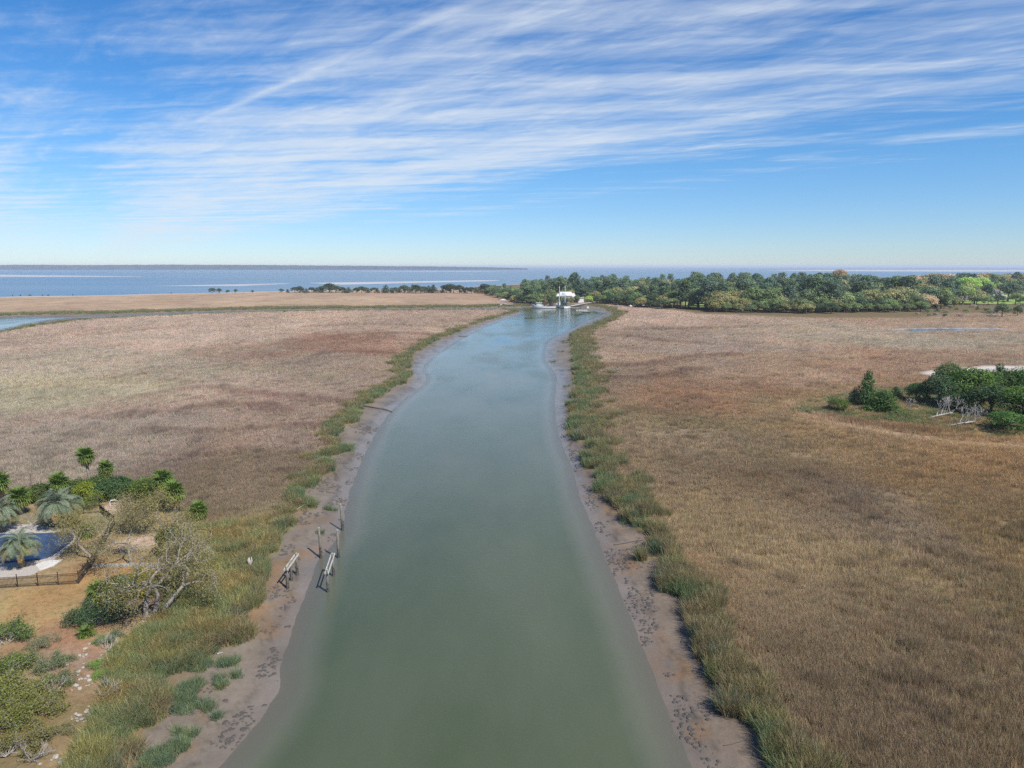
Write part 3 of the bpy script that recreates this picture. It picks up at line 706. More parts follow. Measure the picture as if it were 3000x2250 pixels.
# stray clumps standing out on the mud
cl = []
for (px, py), r, nn in [((-23.98,53.97),.55,16),((-23.21,54.30),.6,16),((-22.91,50.91),.5,14),((-23.45,51.80),.35,8),((-22.78,48.08),.6,16),((-21.80,46.99),.35,8),((-24.51,47.89),1.0,46),((-25.35,49.36),1.0,46),((-24.94,50.48),.9,40),((-25.68,53.33),1.0,46),((-26.26,55.29),1.0,46),((-23.91,42.19),.9,40),((-23.34,42.51),.8,34),((-23.07,43.47),.7,28),((-22.83,43.91),.5,16),((-23.66,45.05),.4,8),((-22.54,44.94),.4,10),((-22.21,52.40),.4,12),((15.00,86.90),.7,20),((16.30,84.19),.9,34),((14.52,86.35),.5,12),((-25.15,91.91),.5,14),((-24.27,91.75),.3,6),((-23.64,83.08),.4,8),((22.54,309.09),1.5,14),((22.77,302.10),1.5,12),((18.51,271.35),1.8,14),((14.27,243.47),2.0,16),((15.02,191.14),1.2,12)]:
    for _ in range(nn):
        a = rng.uniform(0, 6.283); q = r * math.sqrt(rng.uniform()); cl.append((px + q * math.cos(a), py + q * math.sin(a)))
cl = np.array(cl); n = len(cl); cz = look('Z', cl[:, 0], cl[:, 1])
ct = gcol[rng.choice([0, 1, 1, 5, 5, 2], n)] * 1.6 * rng.uniform(.75, 1.3, (n, 1))
scatter('mud_grass', np.stack([cl[:, 0], cl[:, 1], cz - .03], 1), np.stack([rng.normal(0, .12, n), rng.normal(0, .12, n), rng.uniform(0, 6.28, n)], 1), np.stack([np.full(n, .7), np.full(n, .7), rng.uniform(.5, .85, n)], 1), ct, rng.integers(4, 8, n), 'small green grass clumps growing out on the bare mud')
# lawn: short sparse tufts
lx, ly = ring(60000, 40, 110, 44); kk = (look('Y', lx, ly) < -.3); lx, ly = lx[kk], ly[kk]
DECKISH = smooth_line([(-66.44,83.20),(-61.76,83.06),(-58.71,83.06),(-55.20,81.54),(-53.53,82.09),(-51.79,80.20),(-50.52,77.16),(-50.00,73.65),(-49.74,72.11),(-49.60,70.01),(-49.53,68.61),(-52.38,67.83),(-54.76,67.64)], 1)
kk = sdist(lx, ly, DECKISH) > .1; lx, ly = lx[kk], ly[kk]; n = len(lx)
lc = np.array([lin(160, 138, 92), lin(146, 138, 92), lin(164, 132, 92), lin(138, 116, 86)])[np.clip(fbm(lx / 3, ly / 3, 371, 3) * 6 - 1, 0, 3.9).astype(int)] * rng.uniform(.7, 1.25, (n, 1))
scatter('lawn_grass', np.stack([lx, ly, look('Z', lx, ly) - .02], 1), np.stack([rng.normal(0, .2, n), rng.normal(0, .2, n), rng.uniform(0, 6.28, n)], 1), np.stack([np.full(n, .55), np.full(n, .55), rng.uniform(.06, .16, n)], 1), lc, rng.integers(0, 4, n), 'dry tan lawn grass of the fenced yard')

# ---------------------------------------------------------------- plants: builders
def unit(a): return a / (np.linalg.norm(a, axis=-1, keepdims=True) + 1e-9)
def leaves(C, Nrm, size, lv, aspect=.6):
    """one pointed four-cornered leaf per centre"""
    n = len(C); size = np.broadcast_to(size, (n,))[:, None]
    t = unit(np.cross(Nrm, unit(rng.normal(size=(n, 3))))); b = np.cross(Nrm, t)
    V = np.stack([C - t * size * .5, C - b * size * aspect * .5 + t * size * .05, C + t * size * .5 - Nrm * size * .12, C + b * size * aspect * .5 + t * size * .05], 1).reshape(-1, 3)
    return V, np.arange(4 * n).reshape(n, 4), np.repeat(lv, 4)
def leaf_mesh(name, C, Nrm, size, lv, aspect=.6):
    V, F, L = leaves(C, Nrm, size, lv, aspect)
    me = mesh_np(name, V, [F], M['leaf']); vattr(me, 'lv', 'FLOAT', L); return me
def lobes_leaves(lobes, per_m2, size, droop=.35, shell=.62):
    Cs, Ns, Ls = [], [], []
    for (c, r) in lobes:
        c = np.array(c); r = np.array(r)
        n = max(12, int(per_m2 * 4 * math.pi * (r[0] * r[1] * r[2]) ** (2 / 3)))
        d = unit(rng.normal(size=(n, 3))); d = d[d[:, 2] > -droop - .4 * rng.uniform(size=n)]
        f = shell + (1.08 - shell) * rng.uniform(size=(len(d), 1)) ** .6
        f = f * (.82 + .36 * vnoise(d[:, 0] * 2.6 + c[0], d[:, 1] * 2.6 + d[:, 2] * 2 + c[1], 5))[:, None]
        Cs.append(c + d * r * f); Ns.append(unit(d * .8 + np.array([0, 0, .35]) + rng.normal(0, .45, d.shape)))
        Ls.append(rng.uniform(.70, 1.25) * rng.uniform(.72, 1.28, len(d)))
    return np.concatenate(Cs), np.concatenate(Ns), np.concatenate(Ls)
def prisms(name, p0, p1, r0, r1, mat, sides=3):
    """many tapered twigs at once"""
    p0, p1 = np.asarray(p0, float), np.asarray(p1, float); n = len(p0)
    d = unit(p1 - p0); u = unit(np.cross(d, np.where(np.abs(d[:, 2:3]) < .9, [[0, 0, 1.]], [[1., 0, 0]]))); w = np.cross(d, u)
    ring_ = lambda p, r: np.stack([p + (u * math.cos(6.2832 * k / sides) + w * math.sin(6.2832 * k / sides)) * np.asarray(r)[:, None] for k in range(sides)], 1)
    V = np.concatenate([ring_(p0, r0), ring_(p1, r1)], 1)
    b = np.arange(n)[:, None] * 2 * sides; F = []
    for k in range(sides):
        k2 = (k + 1) % sides; F.append(np.concatenate([b + k, b + k2, b + sides + k2, b + sides + k], 1))
    return mesh_np(name, V.reshape(-1, 3), [np.concatenate(F)], mat, True)
def branching(start, dirv, length, rad, depth, split=3, wander=.28, spread=.65, up=.12, shrink=.66, gravity=0.0):
    """returns segments (p0, p1, r0, r1) and the twig ends"""
    segs, tips = [], []
    def go(p, d, L, r, k):
        ns = 3 if k > 1 else 2
        pts = [p]
        for i in range(ns):
            d = (d + Vector(rng.normal(0, wander, 3)) * .6 + Vector((0, 0, up - gravity * (1 - k / max(depth, 1))))).normalized()
            q = pts[-1] + d * (L / ns); ra = r * (1 - .38 * i / ns); rb = r * (1 - .38 * (i + 1) / ns)
            segs.append((pts[-1], q, ra, rb)); pts.append(q)
            if k > 0 and i >= 1 and k < depth:
                ax = Vector(rng.normal(size=3)).normalized()
                go(q, (d + ax * spread * 1.2).normalized(), L * shrink * rng.uniform(.6, .95), rb * .55, k - 1)
        if k > 0:
            for _ in range(split):
                ax = Vector(rng.normal(size=3)); ax = (ax - d * ax.dot(d)).normalized()
                go(pts[-1], (d + ax * spread * rng.uniform(.6, 1.3)).normalized(), L * shrink * rng.uniform(.75, 1.15), r * .58, k - 1)
        else: tips.append((pts[-1], d)); tips.append((pts[1], d))
    go(Vector(start), Vector(dirv).normalized(), length, rad, depth)
    return segs, tips
def seg_mesh(name, segs, mat, sides=3):
    return prisms(name, [s_[0] for s_ in segs], [s_[1] for s_ in segs], [s_[2] for s_ in segs], [s_[3] for s_ in segs], mat, sides)
def tip_leaves(name, tips, per, spread, size):
    P = np.array([t[0] for t in tips]); P = np.repeat(P, per, 0) + rng.normal(0, spread, (len(P) * per, 3))
    Nn = unit(rng.normal(size=P.shape) + np.array([0, 0, .6]))
    return leaf_mesh(name, P, Nn, size * rng.uniform(.7, 1.3, len(P)), rng.uniform(.6, 1.4, len(P)))
def trunk_mesh(name, lobes, h0, r, mat, lean=(0, 0), n=6):
    mb = MB(); top = np.mean([l_[0] for l_ in lobes], 0); hz = h0
    fork = Vector((lean[0], lean[1], hz))
    mb.tube([(0, 0, -.4), (lean[0] * .4, lean[1] * .4, hz * .5), fork], [r * 1.3, r, r * .8], n)
    for c, _ in lobes[:9]:
        c = Vector(c); mb.tube([fork, fork.lerp(c, .55) + Vector((0, 0, .06 * (c - fork).length)), c], [r * .5, r * .33, r * .12], 4, False)
    return mb.data(name, mat, True)
def oak(name, H, Rr, nl, per, size, flat_=.55, base=.35, seed=0):
    L = []
    for i in range(nl):
        a = i * 2.4 + rng.uniform(-.4, .4); q = math.sqrt((i + .5) / nl) * Rr * .72
        rr = Rr * rng.uniform(.30, .46); zz = H * (1 - (q / Rr) ** 2 * .45) - rr * .8 - rng.uniform(0, H * .12)
        L.append(((q * math.cos(a), q * math.sin(a), max(zz, H * base)), (rr, rr, rr * flat_ * 1.25)))
    for i in range(nl // 2):
        a = rng.uniform(0, 6.28); q = Rr * rng.uniform(.45, .85); rr = Rr * rng.uniform(.22, .34)
        L.append(((q * math.cos(a), q * math.sin(a), H * rng.uniform(base * .7, base + .2)), (rr, rr, rr * .75)))
    C, Nn, lv = lobes_leaves(L, per, size)
    return trunk_mesh(name + '_trunk', L, H * base, .035 * H, M['bark']), leaf_mesh(name + '_crown', C, Nn, size * rng.uniform(.7, 1.3, len(C)), lv)
def pine(name, H, Rr, nl, per, size):
    L = []
    for i in range(nl):
        t = i / nl; z = H * (.36 + .58 * t); q = Rr * (1 - .6 * t ** 2) * rng.uniform(.3, .75); a = i * 2.4 + rng.uniform(-.5, .5)
        rr = Rr * rng.uniform(.36, .55) * (1 - .15 * t); L.append(((q * math.cos(a), q * math.sin(a), z), (rr, rr, rr * .62)))
    C, Nn, lv = lobes_leaves(L, per, size, .5)
    return trunk_mesh(name + '_trunk', L, H * .55, .018 * H, M['bark']), leaf_mesh(name + '_crown', C, Nn, size * rng.uniform(.7, 1.3, len(C)), lv)
def cedar(name, H, Rr, nl, per, size):
    L = []
    for i in range(nl):
        t = (i + .3) / nl; z = H * (.10 + .84 * t); q = Rr * (1 - t) ** .75 * rng.uniform(.35, .72); a = i * 2.4
        rr = Rr * (.50 - .28 * t) * rng.uniform(.8, 1.15); L.append(((q * math.cos(a), q * math.sin(a), z), (rr, rr, rr * 1.15)))
    C, Nn, lv = lobes_leaves(L, per, size, .9)
    return trunk_mesh(name + '_trunk', L, H * .5, .025 * H, M['bark']), leaf_mesh(name + '_crown', C, Nn, size * rng.uniform(.7, 1.3, len(C)), lv)
def bare(name, H, spread=.7, depth=4, r=.2, split=3):
    segs, tips = branching((0, 0, -.3), (0, 0, 1), H * .34, r, depth, split, spread=spread)
    big = [s_ for s_ in segs if s_[2] > r * .45]; sm = [s_ for s_ in segs if s_[2] <= r * .45]
    return seg_mesh(name + '_trunk', big, M['grey_wood'], 5), seg_mesh(name + '_crown', sm, M['grey_wood'])
def put(proto, name, loc, scale, rz, color, label, cat, group=None, parts=('trunk', 'crown'), sz=None):
    o = empty(name, (loc[0], loc[1], loc[2] if len(loc) > 2 else zat(loc[0], loc[1]) - .05), rz)
    tag(o, label, cat, group)
    for me, pn in zip(proto, parts):
        c = link(pn, me, o); c.rotation_euler = (rng.uniform(-.07, .07), rng.uniform(-.07, .07), 0) if pn in ('crown', 'foliage') else (0, 0, 0); c.scale = (scale, scale, sz or scale)
        if color: c.color = (*color, 1)
    return o
FOL = {k: tuple(1.95 * (.84 * q + .16 * sum(v) / 3) for q in v) for k, v in dict(pine=lin(74, 92, 62), pine2=lin(66, 86, 64), oak=lin(82, 96, 58), olive=lin(116, 114, 66), gold=lin(142, 118, 54), orange=lin(128, 110, 60), lime=lin(128, 152, 62), tan=lin(146, 126, 92), dark=lin(58, 76, 48), mid=lin(92, 108, 58), yel=lin(140, 140, 56), grey=lin(128, 122, 104)).items()}
def vary(c, k=.16):
    f = 1 + rng.uniform(-k, k); return tuple(float(v * f * (1 + rng.uniform(-.05, .05))) for v in c)

# ---------------------------------------------------------------- the wood beyond the marsh
FP = dict(pine=[pine('far_pine%d' % i, 20, 6.4, 15, 3.0, .95) for i in range(3)], oak=[oak('far_oak%d' % i, 13, 7.5, 12, 2.6, .85) for i in range(4)],
          cedar=[cedar('far_cedar%d' % i, 10, 4.2, 9, 3.0, .75) for i in range(2)], bare=[bare('far_bare%d' % i, 10, .8, 4, .26, 3) for i in range(2)])
def far_tree(kind, xy, height, col, label, name=None, group=None, wide=1.0, rz=None):
    i = int(rng.integers(len(FP[kind]))); H0 = {'pine': 20, 'oak': 13, 'cedar': 10, 'bare': 10}[kind]
    nm = name or {'pine': 'pine_tree', 'oak': 'oak_tree', 'cedar': 'cedar_tree', 'bare': 'bare_tree'}[kind]
    s_ = height / H0
    return put(FP[kind][i], nm, xy, s_ * wide, rng.uniform(0, 6.28) if rz is None else rz, col, label, 'tree', group, sz=s_)
TAKEN = []
def named(kind, xy, top, col, label, wide=1.0, name=None):
    b = zat(*xy); TAKEN.append((xy[0], xy[1], 6)); return far_tree(kind, xy, max(top - b, 2), vary(FOL[col], .05), label, name, None, wide)
named('pine', (60.8,700.0), 28.4, 'pine2', 'tall lone dark pine rising above the wood behind the white roofed house', .9)
named('oak', (46.4,690.0), 24.5, 'pine', 'broad dark tree beside the lone pine, left of it', 1.0)
named('oak', (67.6,622.0), 8.2, 'lime', 'bright lime green tree beside the white boat shed', .95)
named('oak', (370.6,640.0), 19.1, 'orange', 'large rounded tree with orange gold crown in the middle of the wood', 1.15)
named('oak', (347.7,628.0), 14.6, 'yel', 'smaller yellow green tree against the large orange gold one', .9)
named('oak', (235.7,585.0), 15.0, 'lime', 'bright lime tree at the front of the wood among tan oaks', .7)
named('oak', (255.7,575.0), 13.4, 'gold', 'small golden yellow tree at the front of the wood', .75)
named('oak', (237.7,565.0), 16.4, 'olive', 'broad olive tan oak between the lime tree and the golden tree', 1.1)
named('oak', (225.0,572.0), 13.2, 'gold', 'dull gold tree left of the front lime tree', .7)
named('oak', (476.4,745.0), 23.9, 'lime', 'large bright lime tree near the house and green lawn', 1.05)
named('oak', (501.7,760.0), 23.0, 'lime', 'second large lime tree, to the right of its twin by the lawn', 1.05)
named('oak', (314.2,680.0), 17.2, 'lime', 'small lime crown peeping out between dark pines', .6)
named('oak', (514.2,1120.0), 30.6, 'orange', 'distant orange brown crown standing above the far edge of the wood', .8)
named('bare', (291.5,640.0), 15.4, 'grey', 'leafless grey tree in the middle of the wood', 1.3)
named('bare', (308.0,600.0), 14.2, 'grey', 'leafless grey tree below the olive oaks', 1.1)
named('bare', (365.5,575.0), 13.1, 'grey', 'wide bare mauve grey tree at the edge of the green lawn', 1.35)
named('bare', (302.8,545.0), 7.1, 'grey', 'low bleached dead tree at the front of the wood', 1.6)
named('pine', (415.8,640.0), 15.4, 'pine2', 'dark pine standing on the lawn in front of the house', .9)
named('pine', (433.7,648.0), 18.3, 'pine2', 'dark pine standing close beside the house', 1.0)
named('oak', (447.5,640.0), 20.3, 'pine2', 'dark spreading tree to the right of the house', 1.1)
named('oak', (307.0,560.0), 9.6, 'dark', 'dark round tree at the front of the wood below the gold crown', .9)
named('oak', (259.9,535.0), 11.2, 'dark', 'dark broad oak at the foot of the wood, second from the golden tree', .95)
named('oak', (246.8,540.0), 10.5, 'dark', 'dark oak at the foot of the wood, next to the golden tree', .7)
named('cedar', (232.4,528.0), 8.9, 'dark', 'dark cedar beneath the golden tree', 1.0)
named('oak', (320.5,560.0), 8.6, 'dark', 'dark round tree next to the bleached dead tree', .7)
named('oak', (332.6,560.0), 10.4, 'dark', 'dark bush like oak left of the bare mauve tree', .9)
named('oak', (273.9,545.0), 9.7, 'oak', 'grey green oak at the front beside the dark broad oak', .9)
named('oak', (283.1,540.0), 8.4, 'mid', 'low mid green oak at the front under a leafless tree', .9)
named('oak', (148.1,560.0), 9.6, 'mid', 'young green tree standing alone on the small green lawn', .45)
named('oak', (142.2,505.0), 11.9, 'oak', 'front oak right of the small green lawn', .9)
named('oak', (152.8,508.0), 12.3, 'olive', 'olive oak next to the front oak by the small lawn', .9)
named('oak', (165.7,510.0), 11.2, 'oak', 'low oak at the front, third from the small lawn', .85)
named('oak', (181.4,520.0), 9.3, 'olive', 'low tan olive tree at the front left of a dark cedar', .8)
named('cedar', (185.3,508.0), 10.8, 'dark', 'dark cedar at the front of the wood between two tan trees', 1.0)
named('oak', (195.7,520.0), 12.3, 'tan', 'gold tan oak beside the dark front cedar', .7)
named('oak', (189.1,640.0), 17.3, 'tan', 'pale tan crown between dark pines in the middle of the wood', .9)
named('oak', (88.7,655.0), 11.3, 'oak', 'green tree behind the raised white hut', .8)
named('cedar', (76.0,640.0), 6.9, 'dark', 'dark round cedar between the lime tree and the raised hut', 1.2)
named('oak', (83.3,628.0), 5.6, 'dark', 'small dark tree right of the raised hut', .6)
named('oak', (315.6,455.0), 10.5, 'oak', 'grey green spreading bush tree on the near side of the lawn', .9)
named('oak', (330.4,462.0), 8.2, 'dark', 'dark shrubby tree at the right end of the lawn', .7)
named('bare', (310.1,456.0), 9.6, 'grey', 'thin leafless tree standing before the lawn', 1.2)
for i, (xy, top, col) in enumerate([((264.8,462.0), 2.2, 'grey'), ((266.7,452.0), 2.4, 'oak'), ((275.7,450.0), 2.8, 'dark'), ((274.6,458.0), 3.1, 'grey'), ((288.2,455.0), 2.2, 'grey')]):
    named('oak', xy, top + .6, col, ['grey scrubby bush at the marsh edge, first of the row of five', 'green bush at the marsh edge, second of the row of five', 'dark bush at the marsh edge, fourth of the row of five', 'taller grey bush at the marsh edge, third of the row of five', 'pale grey bush at the marsh edge, last of the row of five'][i], 1.1, 'marsh_edge_bush')
for i, (xx, dd_, tp, cc, ww) in enumerate([(1622, 618, 867, 'dark', .75), (1636, 612, 872, 'oak', .7), (1650, 615, 868, 'mid', .75), (1664, 612, 871, 'oak', .7), (1676, 616, 866, 'olive', .7), (1612, 622, 864, 'oak', .8), (1690, 632, 860, 'oak', .7), (1602, 618, 874, 'mid', .6)]):
    named('oak', ((xx - 1500) / 2065 * (dd_ * .9863 + 3.8), dd_), 33 - (tp - 780) * dd_ / 2065, cc, ['dark', 'second', 'third', 'fourth', 'fifth', 'outer', 'last', 'low'][i] + ' small tree screening the white roofed house behind the boats', ww)
CLEAR = [((48.0,645.0), 13), ((59.2,625.0), 11), ((79.6,625.0), 6), ((472.3,690.0), 22), ((30.8,640.0), 10), ((70.6,625.0), 8)]
n_wood = 0; extra = []
GL = {'pine': ('dark woodland pine', 'pines of the far wood'), 'oak': ('round green woodland oak', 'oaks of the far wood'), 'tan': ('tan woodland hardwood', 'tan hardwoods of the far wood'), 'goldb': ('gold brown woodland hardwood', 'gold brown hardwoods of the far wood'), 'bare': ('leafless grey woodland tree', 'leafless trees of the far wood'), 'low': ('low oak on the front edge', 'low oaks along the front of the wood')}
rows_ = [0, 9, 20, 34, 52, 75, 105, 145, 200, 270, 360, 480, 620]
for ri, off in enumerate(rows_):
    u = -.036 + rng.uniform(0, .01)
    while u < .82:
        d0 = float(np.interp(u, WOOD_U, WOOD_D)) + off + rng.uniform(-6, 6); x = u * d0; y = d0 * .985
        step = rng.uniform(6.0, 9.5) * (1 + ri * .03) / d0; u += step
        if u < -.002 and off > 110: continue
        if u < .03 and off > 260: continue
        if inside(np.array([x]), np.array([y]), LAWN_FAR)[0] or inside(np.array([x]), np.array([y]), LAWN_MID)[0]: continue
        if any(math.hypot(x - c[0], y - c[1]) < r_ for c, r_ in CLEAR): continue
        if any(math.hypot(x - a_, y - b_) < r_ for a_, b_, r_ in TAKEN): continue
        right = u > .5
        if u > .59 and ri <= 1 and rng.uniform() < .45: continue
        near_l = u < .08
        p = rng.uniform()
        if ri <= 1:
            if u > .245 and u < .29: continue
            k, h, col, lab = ('oak', rng.uniform(8, 12), rng.choice(['dark', 'oak', 'mid', 'mid', 'olive']), 'low')
            if near_l: h *= .85
        elif off >= 480 and u > .56: k, h, col, lab = ('oak', rng.uniform(15, 19), rng.choice(['orange', 'tan', 'olive']), 'goldb')
        elif p < (.34 if not right else .2): k, h, col, lab = ('pine', rng.uniform(15, 21.5), rng.choice(['pine', 'pine2']), 'pine')
        elif p < .86: k, h, col, lab = ('oak', rng.uniform(10, 15.5), rng.choice(['oak', 'mid', 'pine', 'olive', 'oak', 'mid' if not right else 'lime']), 'oak')
        elif p < .955: k, h, col, lab = ('oak', rng.uniform(9, 13), rng.choice(['olive', 'tan', 'olive']), 'tan')
        else: k, h, col, lab = ('bare', rng.uniform(8, 12), 'grey', 'bare')
        if u < .03 and ri > 1: h = min(h, 11.5) * rng.uniform(.75, 1)
        elif u < .12 and ri > 1: h *= .82
        if u > .25 and lab != 'low': h *= 1.2
        if lab == 'low' and ri == 0: h *= .75
        if n_wood < 280:
            zone = 'left of the shrimp boats' if u < .03 else 'behind the boats and white roofed house' if u < .10 else 'right of the lime tree by the shed' if u < .17 else 'just left of the small green lawn' if u < .25 else 'just right of the small green lawn' if u < .33 else 'left of the front lime tree' if u < .40 else 'around the front golden tree' if u < .48 else 'left of the large orange gold tree' if u < .56 else 'around the large orange gold tree' if u < .62 else 'near the green lawn and house' if u < .69 else 'at the right edge of the picture'
            deep = '' if ri <= 1 else ' in the near rows' if off < 60 else ' in the middle rows' if off < 160 else ' in the back rows'
            far_tree(k, (x, y), h, vary(FOL[col]), GL[lab][0] + deep + ', ' + zone, None, GL[lab][1] + deep + ', ' + zone, rng.uniform(.95, 1.35)); n_wood += 1
        else: extra.append((k, x, y, h, vary(FOL[col])))
for i in range(18):
    uu = .575 + i * .0095 + rng.uniform(-.004, .004); d0 = rng.uniform(478, 560)
    far_tree('oak' if i % 3 else 'cedar', (uu * d0, d0), rng.uniform(2.2, 4.2), vary(FOL[['grey', 'oak', 'olive', 'mid'][i % 4]]), 'low scrub bush on the open ground before the green lawn, ' + ('left half' if i < 9 else 'right half'), 'marsh_edge_bush', 'scrub before the green lawn, ' + ('left half' if i < 9 else 'right half'), rng.uniform(1.2, 2.0))
# the back of the wood, tops only seen over the nearer trees: one mass
WSRC = bpy.data.collections.new('wood_sources')
m, gg, out = new_mat('mass_leaf')
oc = gg.n('ShaderNodeAttribute', attribute_type='INSTANCER', attribute_name='tint').outputs['Color']; lv = gg.n('ShaderNodeAttribute', attribute_name='lv').outputs['Color']
pbsdf(gg, out, gg.mix(1.0, oc, lv, 'MULTIPLY'), .7, .2)
wi = {}
for k in ('oak', 'pine', 'bare'):
    me = FP[k][0][1].copy(); me.materials.clear(); me.materials.append(m if k != 'bare' else M['grey_wood'])
    o = bpy.data.objects.new('w%d_%s' % (len(wi), k), me); WSRC.objects.link(o); wi[k] = len(wi)
if extra:
    n = len(extra); H0 = {'pine': 20, 'oak': 13, 'bare': 10}
    ex = np.array([e[1] for e in extra]); ey = np.array([e[2] for e in extra]); s_ = np.array([e[3] / H0[e[0]] for e in extra])
    scatter('far_woodland', np.stack([ex, ey, look('Z', ex, ey)], 1), np.stack([s_ * 0, s_ * 0, rng.uniform(0, 6.28, n)], 1), np.stack([s_, s_, s_], 1), np.array([e[4] for e in extra]), np.array([wi[e[0]] for e in extra]), 'distant back rows of the wood reaching towards the sea', coll=WSRC)
# trees and bushes along the left shore
for i, (xy, top, kind, wide, lab) in enumerate([
 ((-554.0,800.0), 0.6, 'oak', .9, 'low dark bush on the beach, second from the left edge'), ((-541.9,798.0), 1.0, 'oak', 1.3, 'wide low bush on the beach, third from the left edge'), ((-566.4,805.0), -0.6, 'oak', .7, 'tiny dark bush on the beach nearest the left edge'),
 ((-525.8,795.0), 0.2, 'oak', .9, 'small bush on the beach beside a grey scrubby one'), ((-519.3,795.0), 0.6, 'oak', 1.2, 'grey green scrubby bush on the beach'), ((-494.9,800.0), 0.2, 'oak', .8, 'lone small bush midway along the left beach'), ((-405.4,845.0), 1.0, 'oak', .8, 'lone round bush on the open beach'),
 ((-363.1,860.0), 7.8, 'oak', 1.15, 'broad dark tree starting the shoreline row'), ((-353.6,858.0), 7.4, 'oak', .9, 'dark tree against the broad first shoreline tree'), ((-344.1,860.0), 5.3, 'oak', 1.1, 'low bush right of the first shoreline trees'), ((-335.0,862.0), 6.1, 'oak', .9, 'low bush second right of the first shoreline trees'), ((-315.1,862.0), 5.0, 'oak', .9, 'lone bush in the gap of the shoreline row')]):
    named(kind, xy, top, 'dark', lab, wide, 'shore_tree')
for i in range(50):
    pxx = 825 + i * 12.3 + rng.uniform(-5, 5); d0 = 880 - .03 * i * 12 + rng.uniform(-18, 18); X = (pxx - 1500) / 2065 * (d0 * .9863 + 4)
    h = rng.uniform(6, 11.5) * (1.15 if pxx > 930 else .8)
    k = 'bare' if rng.uniform() < .10 else 'cedar' if rng.uniform() < .5 else 'oak'
    if k == 'cedar': h *= .8
    zn = 'in its left quarter' if i < 13 else 'left of its middle' if i < 25 else 'right of its middle' if i < 37 else 'beside the small stilted house'
    far_tree(k, (X, d0), h, vary(tuple(.62 * q for q in FOL[rng.choice(['dark', 'dark', 'oak', 'pine'])])), ('leafless grey tree' if k == 'bare' else 'dark windswept oak') + ' of the shore row, ' + zn, 'shore_tree', ('leafless trees' if k == 'bare' else 'oaks') + ' of the shore row, ' + zn, rng.uniform(1.5, 2.0) if k == 'cedar' else rng.uniform(1.0, 1.4))

# ---------------------------------------------------------------- hammock island on the right marsh
IP = dict(oak=[oak('hammock_oak%d' % i, 8, 5, 16, 9.0, .40, .7, .3) for i in range(3)], cedar=[cedar('hammock_cedar%d' % i, 8, 3.4, 14, 11, .36) for i in range(2)], bare=[bare('hammock_bare', 4.5, .8, 4, .12, 3)])
def isle_tree(kind, i, xy, h, r, col, label, name):
    H0, R0 = {'oak': (8, 5), 'cedar': (8, 3.4), 'bare': (4.5, 2.2)}[kind]
    put(IP[kind][i % len(IP[kind])], name, xy, r / R0, rng.uniform(0, 6.28), tuple(1.12 * q for q in col) if col else None, label, 'tree' if 'tree' in name else 'bush', None, sz=h / H0 * (1.08 if kind == 'oak' else 1.04))
isle_tree('cedar', 0, (80.85,158.11), 8.36, 3.2, lin(70, 98, 52), 'tall cedar with pointed top at the left of the island', 'cedar_tree')
isle_tree('cedar', 1, (81.55,152.08), 4.71, 4.6, lin(72, 102, 46), 'broad low bright green cedar before the tall cedar', 'cedar_tree')
isle_tree('cedar', 0, (78.86,159.37), 4.04, 2.2, lin(84, 96, 66), 'thin grey green cedar left of the tall cedar', 'cedar_tree')
isle_tree('oak', 1, (72.56,153.73), 2.6, 2.5, lin(84, 98, 46), 'low olive bush at the left tip of the island', 'island_bush')
isle_tree('cedar', 1, (92.87,167.37), 3.05, 2.0, lin(64, 92, 50), 'small cedar behind the broad low cedar', 'cedar_tree')
isle_tree('oak', 0, (96.01,164.62), 4.43, 2.9, lin(62, 94, 50), 'round dark green tree in the gap of the island', 'oak_tree')
isle_tree('bare', 0, (88.57,154.44), 3.4, 2.6, None, 'leafless grey shrub in the gap of the island', 'bare_shrub')
isle_tree('oak', 1, (97.97,158.87), 6.78, 4.4, lin(62, 84, 52), 'dark oak at the near left of the island thicket', 'oak_tree')
isle_tree('oak', 2, (108.31,172.61), 8.00, 4.2, lin(104, 116, 74), 'pale flat topped oak standing tallest at the back of the thicket', 'oak_tree')
isle_tree('oak', 0, (104.67,158.87), 8.82, 5.6, lin(80, 108, 42), 'large bright green oak in the middle of the thicket', 'oak_tree')
isle_tree('oak', 1, (102.74,148.20), 6.36, 5.6, lin(62, 84, 48), 'large shadowy oak at the front of the thicket', 'oak_tree')
isle_tree('cedar', 0, (122.74,175.63), 7.31, 4.0, lin(64, 94, 46), 'dark cedar at the back of the thicket', 'cedar_tree')
isle_tree('oak', 2, (120.04,164.10), 7.71, 5.4, lin(70, 100, 44), 'green oak at the frame edge behind the thicket', 'oak_tree')
isle_tree('oak', 0, (107.37,144.95), 6.91, 5.8, lin(86, 114, 44), 'light green oak at the frame edge, middle of the thicket', 'oak_tree')
isle_tree('oak', 1, (96.98,134.54), 3.67, 4.4, lin(80, 112, 52), 'low light green bush nearest on the island', 'island_bush')
isle_tree('oak', 2, (107.63,141.26), 7.0, 5.5, lin(76, 104, 46), 'green oak mostly outside the frame beside the thicket', 'oak_tree')
isle_tree('oak', 2, (112.10,164.10), 7.4, 4.6, lin(72, 98, 44), 'green oak tucked behind the large shadowy oak', 'oak_tree')
isle_tree('oak', 0, (98.40,153.95), 4.2, 3.4, lin(60, 84, 48), 'dark undergrowth oak behind the fallen trees', 'oak_tree')
def fallen(xy, rz, L, label):
    o = empty('fallen_tree', (*xy, zat(*xy) + .1), rz); tag(o, label, 'dead tree')
    MB().tube([(0, 0, 0), (L * .3, .2, .5), (L * .62, 0, .9)], [.20, .16, .10], 6).build('trunk', M['grey_wood'], o, True)
    segs = []
    for t in np.linspace(.22, .62, 8):
        a = rng.uniform(-1.1, 1.1); s2, _ = branching((L * t, 0, .4 + t), (.8, a, .75), L * .17, .07, 3, 3, spread=.6); segs += s2
    link('branches', seg_mesh('branches', segs, M['grey_wood']), o)
